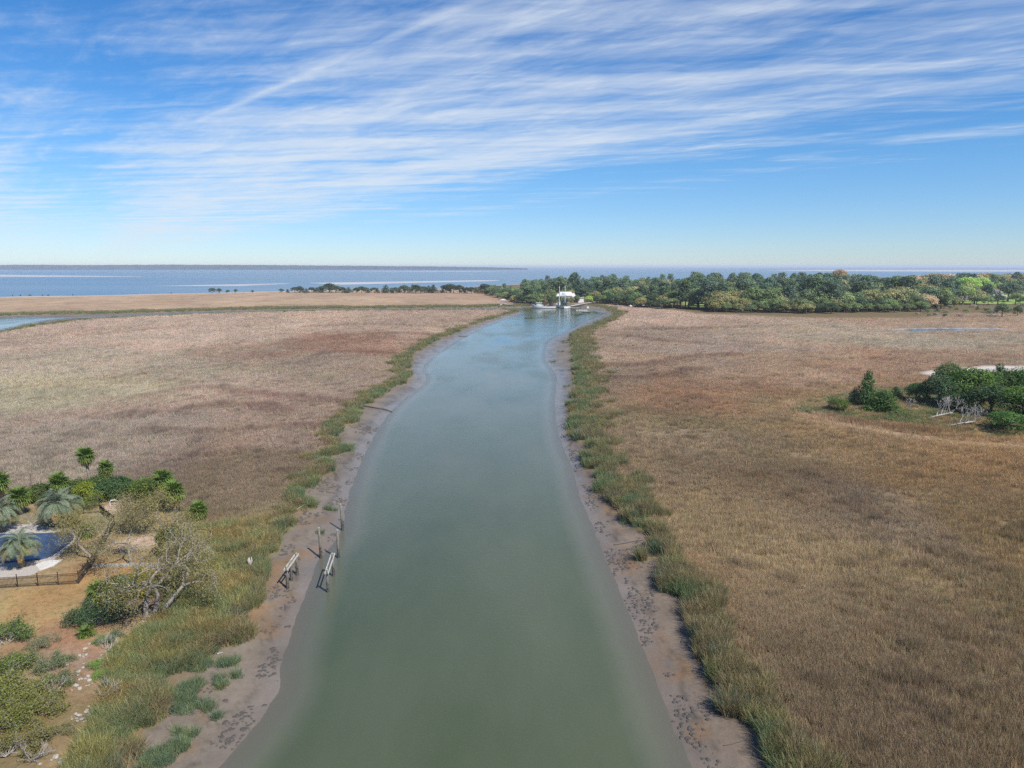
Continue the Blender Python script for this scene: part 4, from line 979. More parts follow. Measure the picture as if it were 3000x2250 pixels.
fallen((87.36,144.88), .25, 10.0, 'bleached fallen tree with fanned branches before the island thicket')
fallen((87.44,138.30), .10, 9.5, 'second bleached fallen tree lying nearer the light green bush')

# ---------------------------------------------------------------- palms
def fan_frond(name, pet, rad, nseg=15, droop=.35):
    V, F = [], []
    def q(a, b, w0, w1, up=(0, 0, 1)):
        a, b = Vector(a), Vector(b); s_ = (b - a).cross(Vector(up)).normalized(); k = len(V)
        V.extend([a - s_ * w0, a + s_ * w0, b + s_ * w1, b - s_ * w1]); F.append((k, k + 1, k + 2, k + 3))
    q((0, 0, 0), (pet, 0, 0), .035, .025)
    for i in range(nseg):
        th = R(-118 + 236 * i / (nseg - 1)); L = rad * (.72 + .28 * math.cos(th * .75)) * rng.uniform(.9, 1.08); st = 236 / (nseg - 1)
        d = Vector((math.cos(th), math.sin(th), .25 * abs(math.sin(th))))
        c = Vector((pet, 0, 0)); m1 = c + d * L * .55; t1 = c + d * L - Vector((0, 0, droop * L * rng.uniform(.5, 1.2)))
        w = L * .55 * math.tan(R(st) / 2) * .95
        q(c, m1, .01, w); q(m1, t1, w, .008)
    me = mesh_np(name, [tuple(v) for v in V], [np.array(F)], M['leaf'])
    vattr(me, 'lv', 'FLOAT', np.repeat(rng.uniform(.72, 1.28, len(F)), 4)); return me
def feather_frond(name, L, a0, a1, nl=22, leaf=.5):
    V, F = [], []; p = Vector((0, 0, 0)); pts = []
    for i in range(nl + 1):
        t = i / nl; a = R(a0 + (a1 - a0) * t ** 1.15); pts.append((p.copy(), a)); p = p + Vector((math.cos(a), 0, math.sin(a))) * (L / nl)
    def quad(a, b, s_, w0, w1):
        k = len(V); V.extend([a - s_ * w0, a + s_ * w0, b + s_ * w1, b - s_ * w1]); F.append((k, k + 1, k + 2, k + 3))
    for i in range(nl): quad(pts[i][0], pts[i + 1][0], Vector((0, 1, 0)), .035 * (1 - i / nl) + .008, .035 * (1 - (i + 1) / nl) + .008)
    for i in range(3, nl + 1):
        p, a = pts[i]; t = i / nl; ll = leaf * (math.sin(math.pi * min(t * .86 + .12, 1)) ** .6) * rng.uniform(.85, 1.1)
        tang = Vector((math.cos(a), 0, math.sin(a))); nor = Vector((-math.sin(a), 0, math.cos(a)))
        for s_ in (-1, 1):
            d = (tang * .62 + Vector((0, s_ * .72, 0)) + nor * .34).normalized(); mid = p + d * ll * .5; tip = p + d * ll - Vector((0, 0, .26 * ll))
            side = tang.cross(d).cross(d).normalized()
            quad(p, mid, side, .014, .024); quad(mid, tip, side, .024, .006)
    me = mesh_np(name, [tuple(v) for v in V], [np.array(F)], M['leaf'])
    vattr(me, 'lv', 'FLOAT', np.repeat(rng.uniform(.75, 1.25, len(F)), 4)); return me
FANS = [fan_frond('fan_frond', .75, .95), fan_frond('fan_frond', .65, .9, 13, .55), fan_frond('fan_frond', .5, .85, 13, .8)]
FEATH = [feather_frond('feather_frond', 2.4, 78, -20, 26, .48), feather_frond('feather_frond', 2.6, 62, -78, 26, .5), feather_frond('feather_frond', 2.3, 25, -95, 26, .5), feather_frond('feather_frond', 2.5, 45, -90, 26, .46)]
def fronds(o, zc, n, size, meshes, cols, lo=-45, hi=78, dead=0):
    for i in range(n + dead):
        t = i / max(n - 1, 1); az = i * 2.39996 + rng.uniform(-.2, .2)
        if i < n:
            el = hi + (lo - hi) * t ** .85 + rng.uniform(-7, 7); me = meshes[min(int(t * len(meshes)), len(meshes) - 1)]; c = cols[0] if t < .55 else (cols[1] if t < .85 or rng.uniform() < .4 else cols[2])
        else: el = rng.uniform(-82, -58); me = meshes[-1]; c = cols[3]
        f = link('frond', me, o, loc=(0, 0, zc), rot=(rng.uniform(-.2, .2), -R(el), az)); s_ = size * rng.uniform(.88, 1.1); f.scale = (s_, s_, s_); f.color = (*vary(c, .15), 1)
SAB = [lin(88, 110, 48), lin(98, 112, 52), lin(140, 126, 66), lin(150, 130, 106)]
def sabal(xy, zc, size, label, n=30, dead=7, lean=(0, 0), name='cabbage_palm'):
    o = empty(name, (*xy, zat(*xy) - .1)); tag(o, label, 'palm')
    if zc > .7:
        MB().tube([(0, 0, 0), (lean[0] * .3, lean[1] * .3, zc * .4), (lean[0], lean[1], zc)], [.22, .17, .19], 7).build('trunk', M['palm_bark'], o, True)
    fronds(o, zc, n, size, FANS, SAB, -40, 78, dead)
    for c in o.children:
        if c.name.startswith('frond'): c.location = (lean[0], lean[1], zc)
PIN = [lin(126, 138, 114), lin(112, 126, 98), lin(136, 130, 84), lin(170, 138, 82)]
def pindo(xy, zc, size, label, n=44):
    o = empty('pindo_palm', (*xy, zat(*xy) - .1)); tag(o, label, 'palm')
    MB().tube([(0, 0, 0), (0, 0, zc * .5), (0, 0, zc)], [.34, .30, .36], 8).build('trunk', M['palm_bark'], o, True)
    for i in range(n + 5):
        t = i / n; az = i * 2.39996 + rng.uniform(-.15, .15)
        me = FEATH[0] if t < .2 else FEATH[2] if t > .72 else FEATH[1 if i % 2 else 3]; tilt = (18 * (1 - t / .2) if t < .2 else 0) + rng.uniform(-16, 12)
        f = link('frond', me, o, loc=(0, 0, zc), rot=(rng.uniform(-.45, .45), -R(tilt), az)); s_ = size * rng.uniform(.8, 1.15); f.scale = (s_, s_, s_)
        f.color = (*vary(PIN[0] if t < .45 else PIN[1] if t < .8 else PIN[2] if t < 1 else PIN[3], .1), 1)
sabal((-59.80,96.26), 5.15, 1.02, 'tallest cabbage palm, rising on a bare trunk behind the hedge', 30, 9, (-.3, 0))
sabal((-57.97,97.24), 3.21, .95, 'second tall cabbage palm with bare trunk behind the hedge', 30, 9)
sabal((-46.27,89.91), 3.59, 1.12, 'cabbage palm at the right end of the hedge, upper of the pair', 34, 8)
sabal((-43.67,87.43), 2.77, 1.12, 'cabbage palm at the right end of the hedge, lower of the pair', 34, 10)
sabal((-39.91,85.72), 1.3, 1.0, 'short bushy cabbage palm at the marsh edge, rightmost of all', 32, 6)
sabal((-61.36,91.95), 2.44, 1.15, 'cabbage palm with dead skirt directly behind the big pindo palm', 34, 12)
sabal((-69.51,91.95), 2.59, 1.15, 'cabbage palm cut by the left edge of the picture', 34, 12)
sabal((-63.38,86.88), 2.18, 1.1, 'low yellow green cabbage palm left of the big pindo palm', 34, 5)
sabal((-50.02,79.04), .6, .85, 'small fan palm beside the pool, half under the bare oak', 22, 0, name='dwarf_palm')
sabal((-36.80,56.52), .35, .62, 'small yellowing fan palm at the edge of the leaf litter', 14, 3, name='dwarf_palm')
sabal((-39.02,62.43), 1.1, .95, 'dark fan palm growing beneath the bare oaks', 24, 2, name='dwarf_palm')
pindo((-55.12,82.18), 2.76, 1.22, 'biggest silvery pindo palm above the far pool edge', 110)
pindo((-61.37,80.75), 2.45, 1.08, 'silvery pindo palm cut by the left edge of the picture', 90)
pindo((-51.99,70.58), 2.48, .98, 'silvery pindo palm nearest, in white gravel before the pool', 84)

# ---------------------------------------------------------------- yard shrubs and sparse oaks
SP = [oak('shrub%d' % i, 2.6, 1.75, 22, 38, .17, .8, .12) for i in range(4)]
def scrub(name):
    S_, T_ = [], []
    for k in range(7):
        a = k * .9 + rng.uniform(-.3, .3); s2, t2 = branching((.15 * math.cos(a), .15 * math.sin(a), -.1), (.75 * math.cos(a), .75 * math.sin(a), rng.uniform(.5, 1.2)), .85, .05, 4, 2, spread=.9, up=.05, shrink=.72); S_ += s2; T_ += t2
    return seg_mesh(name + '_stem', S_, M['grey_wood']), tip_leaves(name + '_leaf', T_, 3, .18, .12)
SP += [scrub('scrub%d' % i) for i in range(4)]
def shrub(i, xy, h, r, col, label, name='shrub'):
    if xy[1] < 58: r *= .86; h *= .85
    put(SP[i % 4 + (4 if xy[1] < 62 or i % 3 == 1 else 0)], name, xy, r / 1.7, rng.uniform(0, 6.28), tuple(1.3 * q for q in lin(*col)), label, 'shrub', None, ('stem', 'foliage'), h / 2.6)
for i, (xy, h, r, col, lab) in enumerate([
 ((-57.82,91.79),2.9,1.9,(108,118,40),'yellow green hedge shrub next to the biggest pindo palm'), ((-55.59,90.48),2.9,2.0,(100,112,42),'yellow green hedge shrub behind the corner of the far fence'), ((-54.99,92.24),2.9,2.0,(66,88,52),'dark hedge shrub below the second tall palm'),
 ((-54.52,94.06),3.0,2.0,(62,84,50),'dark blue green hedge shrub in the middle of the hedge'), ((-53.21,95.00),3.0,2.1,(84,106,44),'bright hedge shrub above the sandy mound'), ((-50.36,92.69),3.0,2.0,(82,96,44),'olive hedge shrub left of the palm pair'),
 ((-58.16,95.96),2.6,2.0,(70,90,48),'hedge shrub between the two tall palms'), ((-53.37,98.23),2.4,2.0,(98,108,48),'low hedge shrub on the marsh side of the hedge'), ((-64.08,91.95),2.6,1.9,(76,90,50),'dark shrub between the low cabbage palm and the big pindo'),
 ((-47.28,88.09),2.4,1.6,(52,64,34),'very dark shrub below the palm pair'), ((-62.18,91.07),2.2,1.6,(86,98,48),'olive shrub behind the big pindo palm'), ((-60.22,94.06),2.6,1.8,(78,96,46),'green shrub between the cabbage palm and the hedge'), ((-65.10,91.07),2.2,1.5,(100,108,50),'light shrub behind the low cabbage palm'),
 ((-42.96,55.45),3.2,2.1,(76,98,46),'dark green shrub at the left edge below the lawn'), ((-39.46,50.50),2.4,2.2,(92,104,48),'olive shrub at the left edge in the lower thicket'), ((-37.39,47.58),2.4,2.4,(106,110,52),'yellow green shrub, large, at the left edge of the lower thicket'), ((-35.61,47.19),2.0,2.2,(110,112,56),'yellow green shrub in the middle of the lower thicket'), ((-33.88,45.55),2.0,2.0,(106,106,56),'yellow green shrub nearest the pile of pale rocks'), ((-35.06,44.71),2.2,2.4,(100,104,50),'yellow green shrub at the bottom left of the thicket'), ((-32.33,42.35),1.7,2.0,(106,102,58),'dull olive shrub at the bottom of the thicket'), ((-36.69,51.70),1.6,1.5,(98,108,72),'grey green shrub on the sandy ground in the thicket'), ((-34.76,49.35),1.5,1.4,(92,102,64),'grey green shrub beside the bleached brush'), ((-39.50,54.94),1.2,1.4,(112,112,80),'sparse grey shrub above the sandy ground'), ((-39.07,52.16),1.4,1.3,(104,112,72),'sparse green shrub on the pale sand'),
 ((-33.26,51.71),1.0,.8,(108,134,60),'bright green bush growing among the pale rocks'), ((-32.31,50.66),.9,.7,(112,138,62),'bright green bush just below its twin among the rocks'), ((-34.80,55.46),1.0,.8,(100,124,66),'green bush beside the upper pale rocks'), ((-34.18,56.16),1.1,.9,(86,102,72),'dull green bush beside the oak trunks'), ((-36.70,58.94),2.4,2.0,(58,84,50),'dark green shrub under the left leaning oak'), ((-38.37,59.15),2.2,1.6,(66,84,48),'dark shrub left of the leaning oak trunk'), ((-37.42,62.93),2.6,1.8,(70,86,50),'shadowed green shrub under the bare oak crown'), ((-36.29,64.99),3.0,1.9,(124,118,48),'yellow green shrub against the fork of the oak'), ((-37.70,74.47),3.4,1.9,(84,100,52),'dark green shrub inside the bare branches at right'), ((-30.95,43.70),.9,1.0,(112,108,70),'dry scrub beside the lowest rocks')]):
    shrub(i, xy, h, r, col, lab)
def sparse_oak(xy, lean, H, label, leaf_col, per=7, depth=5, r=.26, split=2, twin=None, gravity=.0, dead=False):
    o = empty('live_oak', (*xy, zat(*xy) - .2)); tag(o, label, 'tree')
    segs, tips = branching((0, 0, 0), lean, H * .40, r, depth, split, wander=.36, spread=1.2, up=.03, shrink=.74, gravity=gravity)
    if twin is not None:
        s2, t2 = branching((.5, .2, 0), twin, H * .38, r * .85, depth, split, wander=.34, spread=1.0, up=.03, shrink=.74); segs += s2; tips += t2
    big = [s_ for s_ in segs if s_[2] > r * .40]; sm = [s_ for s_ in segs if s_[2] <= r * .40]
    link('trunk', seg_mesh('oak_trunk', big, M['grey_wood'] if dead else M['oakbark'], 7), o)
    link('branches', seg_mesh('oak_branches', sm, M['twig'], 3), o)
    if per:
        f = link('crown', tip_leaves('oak_crown', tips, per, .50, .12), o); f.color = (*leaf_col, 1)
    return o
M['oakbark'] = simple('oak_bark', (.23, .20, .17), .9, .35, 2.5)
M['twig'] = simple('twig', (.30, .27, .23), .9, .3, 1.5)
TAN = lin(136, 127, 76); TAN2 = lin(134, 125, 86)
sparse_oak((-33.58,60.23), (-.45, .25, .9), 8.6, 'bare limbed oak leaning left over the leaf litter', TAN, 7)
sparse_oak((-33.02,60.54), (.12, .25, 1), 8.4, 'twin trunked oak by the pale rocks with sparse tan leaves', TAN, 6, twin=(.45, .30, .9))
sparse_oak((-33.17,67.52), (.25, .1, 1), 6.2, 'grey mostly leafless oak on the marsh side', TAN2, 3, r=.2)
sparse_oak((-37.57,70.34), (0, .2, 1), 7.2, 'sparse oak with dark upright limb by the end of the low stone wall', TAN, 7, r=.2)
sparse_oak((-40.72,71.17), (-.15, .15, 1), 6.6, 'sparse tan leaved oak behind the middle of the low stone wall', TAN2, 8, r=.18)
sparse_oak((-45.46,72.67), (-.55, .1, .9), 6.4, 'low spreading oak reaching out over the pool', TAN, 9, r=.17)
sparse_oak((-41.76,80.34), (.1, .1, 1), 5.6, 'sparse tan oak between the palm pair and the grey oak', TAN, 8, r=.16)
sparse_oak((-46.84,80.09), (0, .1, 1), 4.8, 'small tan scrub oak below the far fence corner', TAN2, 8, r=.14)
o = sparse_oak((-57.97,81.11), (0, 0, 1), 2.6, 'small leafless ornamental tree by the far pool edge', TAN, 0, 4, .07, 3, dead=True); o.name = 'bare_tree'
for k, (xy, lab) in enumerate([((-34.14,48.25), 'tangle of bleached dead brush beside the red leaf path'), ((-32.95,41.30), 'bleached dead brush at the bottom left corner'), ((-30.99,40.90), 'bleached dead brush at the bottom edge of the thicket'), ((-33.67,54.43), 'dry grey brush above the marsh grass'), ((-30.44,48.40), 'dry tan brush lying toward the marsh grass')]):
    o = empty('dead_brush', (*xy, zat(*xy))); tag(o, lab, 'brush'); segs = []
    for _ in range(9):
        a = rng.uniform(0, 6.28); s2, _t = branching((0, 0, .05), (math.cos(a), math.sin(a), .55), .62, .03, 3, 2, spread=.6); segs += s2
    link('branches', seg_mesh('brush', segs, M['grey_wood']), o)

# ---------------------------------------------------------------- rocks, low wall, pool, fence
def rock_mesh(name):
    import bmesh
    bm = bmesh.new(); bmesh.ops.create_icosphere(bm, subdivisions=2, radius=1)
    s_ = rng.uniform(.7, 1.2, 3) * (1.15, .9, .6); k = rng.uniform(0, 50)
    for v in bm.verts:
        f = .72 + .56 * float(vnoise(np.array([v.co.x * 1.6 + k]), np.array([v.co.y * 1.6 + v.co.z * 1.3 + k]), 3)[0])
        v.co = Vector((v.co.x * s_[0], v.co.y * s_[1], v.co.z * s_[2])) * f
    me = bpy.data.meshes.new(name); bm.to_mesh(me); bm.free(); me.materials.append(M['rock']); return me
ROCKS = [rock_mesh('rock') for _ in range(5)]
NR_ = 0
for ci, (cl_, place) in enumerate([([(-33.05,61.76), (-33.16,62.62), (-32.94,60.93), (-32.68,58.65), (-33.32,59.32), (-33.13,60.32), (-35.15,63.49)], 'at the foot of the twin trunked oak'),
   ([(-35.66,54.43), (-35.15,53.28), (-35.46,53.36), (-35.75,55.20), (-33.59,52.96), (-35.03,53.52), (-34.57,56.51), (-32.64,55.37), (-33.71,55.80)], 'along the path below the dark shrubs'),
   ([(-34.19,51.10), (-33.06,50.08), (-32.64,49.93), (-32.71,48.81), (-33.21,49.22), (-32.47,49.22), (-33.07,50.51), (-33.31,50.08), (-31.80,51.25), (-31.22,49.93), (-31.64,50.22), (-31.46,50.51), (-31.14,49.58), (-34.40,52.17)], 'beside the bright green bushes'),
   ([(-30.88,46.82), (-30.12,46.19), (-30.91,45.69), (-30.66,46.19), (-30.06,45.69), (-31.21,45.82), (-30.46,45.33), (-30.18,46.44), (-30.29,45.57), (-29.92,45.33), (-30.84,45.33)], 'in the lowest pile near the thicket'),
   ([(-38.24,52.47), (-35.67,52.01), (-36.53,52.95), (-29.74,41.33), (-29.20,40.93), (-29.83,41.03)], 'on the sandy ground of the thicket')]):
    for xy in cl_:
        for sub in range(2):
            s_ = rng.uniform(.09, .21) * (1 if sub == 0 else .6); x, y = xy[0] + sub * rng.uniform(-.6, .6), xy[1] + sub * rng.uniform(-.6, .6)
            tag(link('rock', ROCKS[int(rng.integers(5))], loc=(x, y, zat(x, y) + s_ * .2), rot=(rng.uniform(-.4, .4), rng.uniform(-.4, .4), rng.uniform(0, 6.28)), scale=(s_, s_, s_)), 'pale broken rock ' + place, 'rock', 'pale rocks ' + place)
o = empty('low_stone_wall', (*(-44.66,70.85), 1.35)); tag(o, 'low white stone wall edging the leaf litter under the oaks', 'wall')
wl0, wl1 = np.array((-44.68,70.81)), np.array((-37.92,70.96)); nb = 17
for k in range(nb):
    a, b = wl0 + (wl1 - wl0) * (k + .04) / nb, wl0 + (wl1 - wl0) * (k + .96) / nb; w_ = float(np.hypot(*(b - a)))
    st = MB().box((0, 0, 0), (w_, .42 * rng.uniform(.9, 1.1), .34 * rng.uniform(.85, 1.15)), taper=.92).build('stone', M['rock'], o)
    c_ = (a + b) / 2 - wl0; st.location = (c_[0], c_[1], .2); st.rotation_euler = (0, 0, math.atan2(*(b - a)[::-1]) + rng.uniform(-.05, .05))
# pool
POOL = smooth_line([(-64.67,79.30),(-56.14,79.50),(-53.69,80.02),(-52.27,79.56),(-51.21,77.53),(-51.01,74.67),(-50.90,73.09),(-51.53,72.54),(-52.87,72.28),(-55.17,71.74),(-58.52,71.25)], 1)
def grow(poly, d):
    p = np.asarray(poly); c = p.mean(0); n_ = len(p); e = np.roll(p, -1, 0) - np.roll(p, 1, 0); nn = np.stack([e[:, 1], -e[:, 0]], 1); nn /= np.linalg.norm(nn, axis=1, keepdims=True) + 1e-9
    if ((p + nn * .1 - c) ** 2).sum() < ((p - c) ** 2).sum(): nn = -nn
    return p + nn * d
def band(poly_in, poly_out, z0, z1):
    n_ = len(poly_in); V = [(x, y, z1) for x, y in poly_in] + [(x, y, z1) for x, y in poly_out] + [(x, y, z0) for x, y in poly_in] + [(x, y, z0) for x, y in poly_out]; F = []
    for i in range(n_):
        j = (i + 1) % n_; F += [(i, j, n_ + j, n_ + i), (2 * n_ + i, 2 * n_ + j, j, i), (n_ + i, n_ + j, 3 * n_ + j, 3 * n_ + i)]
    mb = MB(); mb.add(V, F); return mb
o = empty('swimming_pool', (*POOL.mean(0), 1.45)); tag(o, 'swimming pool with dark blue water in the fenced yard', 'pool')
off = -np.array([*POOL.mean(0), 1.45])
def child(mb, name, mat):
    c = mb.build(name, mat, o); c.location = off; return c
child(band(POOL, grow(POOL, .28), 1.40, 1.66), 'coping', simple('pool_coping', (.05, .075, .14), .5, .3, 2))
m, gg, out = new_mat('pool_water'); pos = geo_pos(gg); rp = gg.noise(gg.vm('MULTIPLY', pos, (1, 2.2, 1)), 1.0, 4, .6); br = gg.noise(gg.vm('MULTIPLY', pos, (.5, 1.6, 1)), 1.4, 4, .6, .8)
pbsdf(gg, out, gg.mix(gg.map(br, .52, .72, 0, .5), (.036, .058, .105), (.14, .19, .26)), .12, .5, bump(gg, rp, .5, .08)); child(MB().prism(POOL, 1.52, 1.60), 'water', m)  # pale specks mixed into the water colour stand in for reflections
child(MB().prism([(-50.89,71.04),(-50.44,72.10),(-48.86,72.43),(-48.80,70.93),(-49.59,69.74)], 1.40, 1.575), 'paving_slab', M['concrete'])
# white gravel beds round the pool
m, gg, out = new_mat('white_gravel'); vz = gg.n('ShaderNodeTexVoronoi'); vz.inputs['Scale'].default_value = 9.0; gg.put(vz.inputs['Vector'], geo_pos(gg))
pbsdf(gg, out, gg.mix(gg.map(vz.outputs['Distance'], 0, .6, 0, .55), (.48, .44, .39), (.22, .19, .17)), .9, .2, bump(gg, vz.outputs['Distance'], .6, .05))
gr_ = tag(MB().prism(DECKISH, 1.38, 1.53).build('white_gravel', m), 'white gravel bed around the pool', None, None, 'stuff')
kx, ky = ring(26000, 55, 100, 44); kk = (sdist(kx, ky, DECKISH) < -.2) & (sdist(kx, ky, POOL) > .35); kx, ky = kx[kk][:3500], ky[kk][:3500]; n = len(kx)
PSRC = bpy.data.collections.new('pebble_sources')
for i in range(2):
    po = bpy.data.objects.new('p%d' % i, ROCKS[i]); PSRC.objects.link(po)
ps = rng.uniform(.03, .08, (n, 1)) * np.ones((1, 3))
scatter('white_pebbles', np.stack([kx, ky, np.full(n, 1.535)], 1), rng.uniform(0, 6, (n, 3)), ps, np.ones((n, 3)), rng.integers(0, 2, n), 'loose white pebbles on the beds around the pool', coll=PSRC)
PICK = MB().box((0, 0, .60), (.022, .022, 1.08)).data('picket', M['fence']); POST = MB().box((0, 0, .66), (.065, .065, 1.42)).box((0, 0, 1.39), (.085, .085, .05)).data('post', M['fence'])
def fence(pts, label):
    o = empty('picket_fence', (*pts[0], 1.42)); tag(o, label, 'fence'); P0 = np.array(pts[0])
    for a, b in zip(pts[:-1], pts[1:]):
        a, b = np.array(a), np.array(b); L = float(np.hypot(*(b - a))); rz = math.atan2(b[1] - a[1], b[0] - a[0]); n_ = max(1, round(L / 1.83)); np_ = int(L / .115)
        for k in range(n_ + 1):
            if k == 0 and a is not P0 and not np.allclose(a, P0): continue
            q = a + (b - a) * k / n_ - P0; link('post', POST, o, (q[0], q[1], 0), (0, 0, rz))
        for k in range(1, np_):
            q = a + (b - a) * k / np_ - P0; link('picket', PICK, o, (q[0], q[1], 0), (0, 0, rz))
        for z_ in (.16, .98, 1.14):
            A_, B_ = a - P0, b - P0; MB().bar((A_[0], A_[1], z_), (B_[0], B_[1], z_), .03, .035).build('rail', M['fence'], o)
FA, FB, FC = (-52.97,65.37), (-43.65,66.74), (-49.12,83.08)
fence([FA, FB], 'dark metal picket fence across the lawn in front of the pool')
fence([FB, (-44.84,71.18), FC], 'dark metal picket fence running away under the oaks')
fence([FC, (-51.99,85.97), (-53.47,87.48), (-55.25,86.97), (-57.56,86.72)], 'dark metal picket fence at the far corner below the hedge')
for (xy, h, lab) in [((-70.38,99.36), 2.29, 'taller dark wooden post standing in the marsh behind the palms'), ((-68.97,99.36), 1.07, 'shorter dark wooden post standing in the marsh behind the palms')]:
    tag(MB().tube([(0, 0, -.4), (.02, 0, h * .5), (0, .02, h)], [.10, .09, .085], 7).build('marsh_post', M['bark'], loc=(*xy, zat(*xy))), lab, 'post')
st = MB().tube([(0, 0, -.3), (.05, 0, .5), (-.06, 0, 1.0), (.0, 0, 1.25)], [.26, .20, .17, .08], 7).tube([(.1, 0, .4), (.25, .05, .9), (.2, .1, 1.35)], [.1, .09, .04], 5).build('tree_stump', M['grey_wood'], loc=(*(-28.24,71.61), .85))
tag(st, 'weathered pale stump standing in the gold bank grass', 'stump')
# bent white pipe handle at the mound by the hedge
tag(MB().tube([(0, 0, -.2), (0, 0, .55), (.15, 0, .75), (.6, .1, .8), (.95, .1, .7)], .06, 6).build('bent_pipe', M['white_paint'], loc=(*(-53.69,90.20), 1.42)), 'bent white pipe sticking up beside the sandy mound', 'pipe')

# ---------------------------------------------------------------- old dock pilings in the creek
def piling(name, xy, h, label, lean=(0, 0), parent=None, r=.145):
    z = zat(*xy); mb = MB(); b = min(z, 0) - .6
    mb.tube([(0, 0, b - z), (lean[0] * .3, lean[1] * .3, h * .35), (lean[0], lean[1], h)], [r * 1.12, r, r * .92], 10)
    oy = MB()
    for _ in range(70):
        a = rng.uniform(0, 6.28); zz = rng.uniform(0, 1) ** 1.4 * min(1.3, h * .45); oy.box((math.cos(a) * r * 1.03, math.sin(a) * r * 1.03, zz), (.09, .06, .11), a, rng.uniform(-.5, .5), rng.uniform(-.5, .5))
    if parent is None:
        o = empty(name, (*xy, z)); tag(o, label, 'piling'); loc = (0, 0, 0)
    else: o = parent; loc = (xy[0] - o.location.x, xy[1] - o.location.y, z - o.location.z)
    p_ = mb.build('post', M['piling'], o, True, loc=loc); oy.build('oyster_crust', M['mudclod'], p_)
    MB().tube([(lean[0], lean[1], h), (lean[0], lean[1], h + .03)], [r * .93, r * .8], 10).build('post_top', M['piling_top'], p_)
    return o, z
M['piling_top'] = simple('piling_top', (.28, .30, .20), .9, .3, 5)
piling('dock_piling', (-21.48,85.05), 3.48, 'lone wooden piling farthest up the creek at the water edge', (-.12, 0))
piling('dock_piling', (-21.89,76.41), 3.66, 'lone wooden piling nearest the bank behind the two frames', (-.1, 0))
piling('dock_piling', (-19.92,76.52), 3.62, 'lone wooden piling standing in the water behind the water frame')
def frame(posts, label):
    o = empty('piling_frame', (*posts[0][0], zat(*posts[0][0]))); tag(o, label, 'dock frame'); tops = []
    for xy, h in posts:
        piling('x', xy, h, '', (0, 0), o, .125); tops.append(np.array([xy[0] - o.location.x, xy[1] - o.location.y, zat(*xy) + h - o.location.z]))
    a, b = tops[0], tops[-1]; d = (b - a) / np.linalg.norm(b - a); sd_ = np.array([-d[1], d[0], 0]) / math.hypot(d[0], d[1])
    for s_ in (-1, 1):
        MB().bar(tuple(a - d * .35 + sd_ * .17 * s_ - np.array([0, 0, .22])), tuple(b + d * .35 + sd_ * .17 * s_ - np.array([0, 0, .22])), .07, .19).build('beam', M['plank'], o)
frame([((-23.14,68.26), 2.39), ((-23.31,70.09), 2.30), ((-23.17,71.64), 2.44)], 'three post timber frame standing on the mud with paired white beams')
frame([((-18.89,67.86), 2.71), ((-19.27,71.68), 2.88)], 'two post timber frame standing in the water with paired white beams')
# mud clods and driftwood on the banks
bx, by = ring(160000, 38, 150, 42); qW, qB = look('W', bx, by), look('B', bx, by)
cn = fbm(bx / 2.2, by / 3.2, 401, 3)
kk = (qW > .15) & (qB < -.2) & ((cn > .60) | ((bx > 0) & (np.abs(qW - 1.3 - 1.2 * (fbm(bx / 9, by / 9, 411, 2) - .5)) < .55) & (cn > .46))) & (rng.uniform(size=len(bx)) < .75)
bx, by = bx[kk][:16000], by[kk][:16000]; n = len(bx)
MSRC = bpy.data.collections.new('clod_sources')
for i in range(3):
    me = ROCKS[i].copy(); me.materials.clear(); me.materials.append(M['mudclod']); MSRC.objects.link(bpy.data.objects.new('c%d' % i, me))
ps = rng.uniform(.05, .20, (n, 1)) * np.array([[1.2, 1, .6]])
scatter('mud_clods', np.stack([bx, by, look('Z', bx, by)], 1), np.stack([bx * 0, bx * 0, rng.uniform(0, 6.28, n)], 1), ps, np.ones((n, 3)), rng.integers(0, 3, n), 'dark clods of mud and oyster shell along the water line', coll=MSRC)
def drift(pts, r, label):
    x, y = pts[0]; P0 = [(a - x, b - y, zat(a, b) - zat(x, y) + .08) for a, b in pts]
    tag(MB().tube(P0, [r * (1 - .6 * i / (len(P0) - 1)) for i in range(len(P0))], 6).build('driftwood_log', M['mudclod'] if 'dark' in label else M['grey_wood'], loc=(x, y, zat(x, y))), label, 'log')
drift([(-35.30,162.51), (-31.38,160.89), (-29.28,160.19), (-27.41,158.43)], .22, 'dark waterlogged log across the left mudbank')
drift([(-27.60,93.70), (-28.23,91.94), (-28.85,90.30)], .10, 'pale dead branch in the left bank grass')
drift([(-24.99,55.12), (-24.59,55.38)], .07, 'short white stick on the left mud')
drift([(12.18,79.70), (13.69,79.94), (15.22,80.27)], .09, 'dark branch lying on the right mudbank')
drift([(14.58,43.75), (15.37,43.91), (16.33,44.23)], .03, 'thin dark branch on the near right mud')
drift([(-25.07,333.12), (-21.23,336.46), (-18.62,333.51)], .2, 'dark log on the far left mudbank')

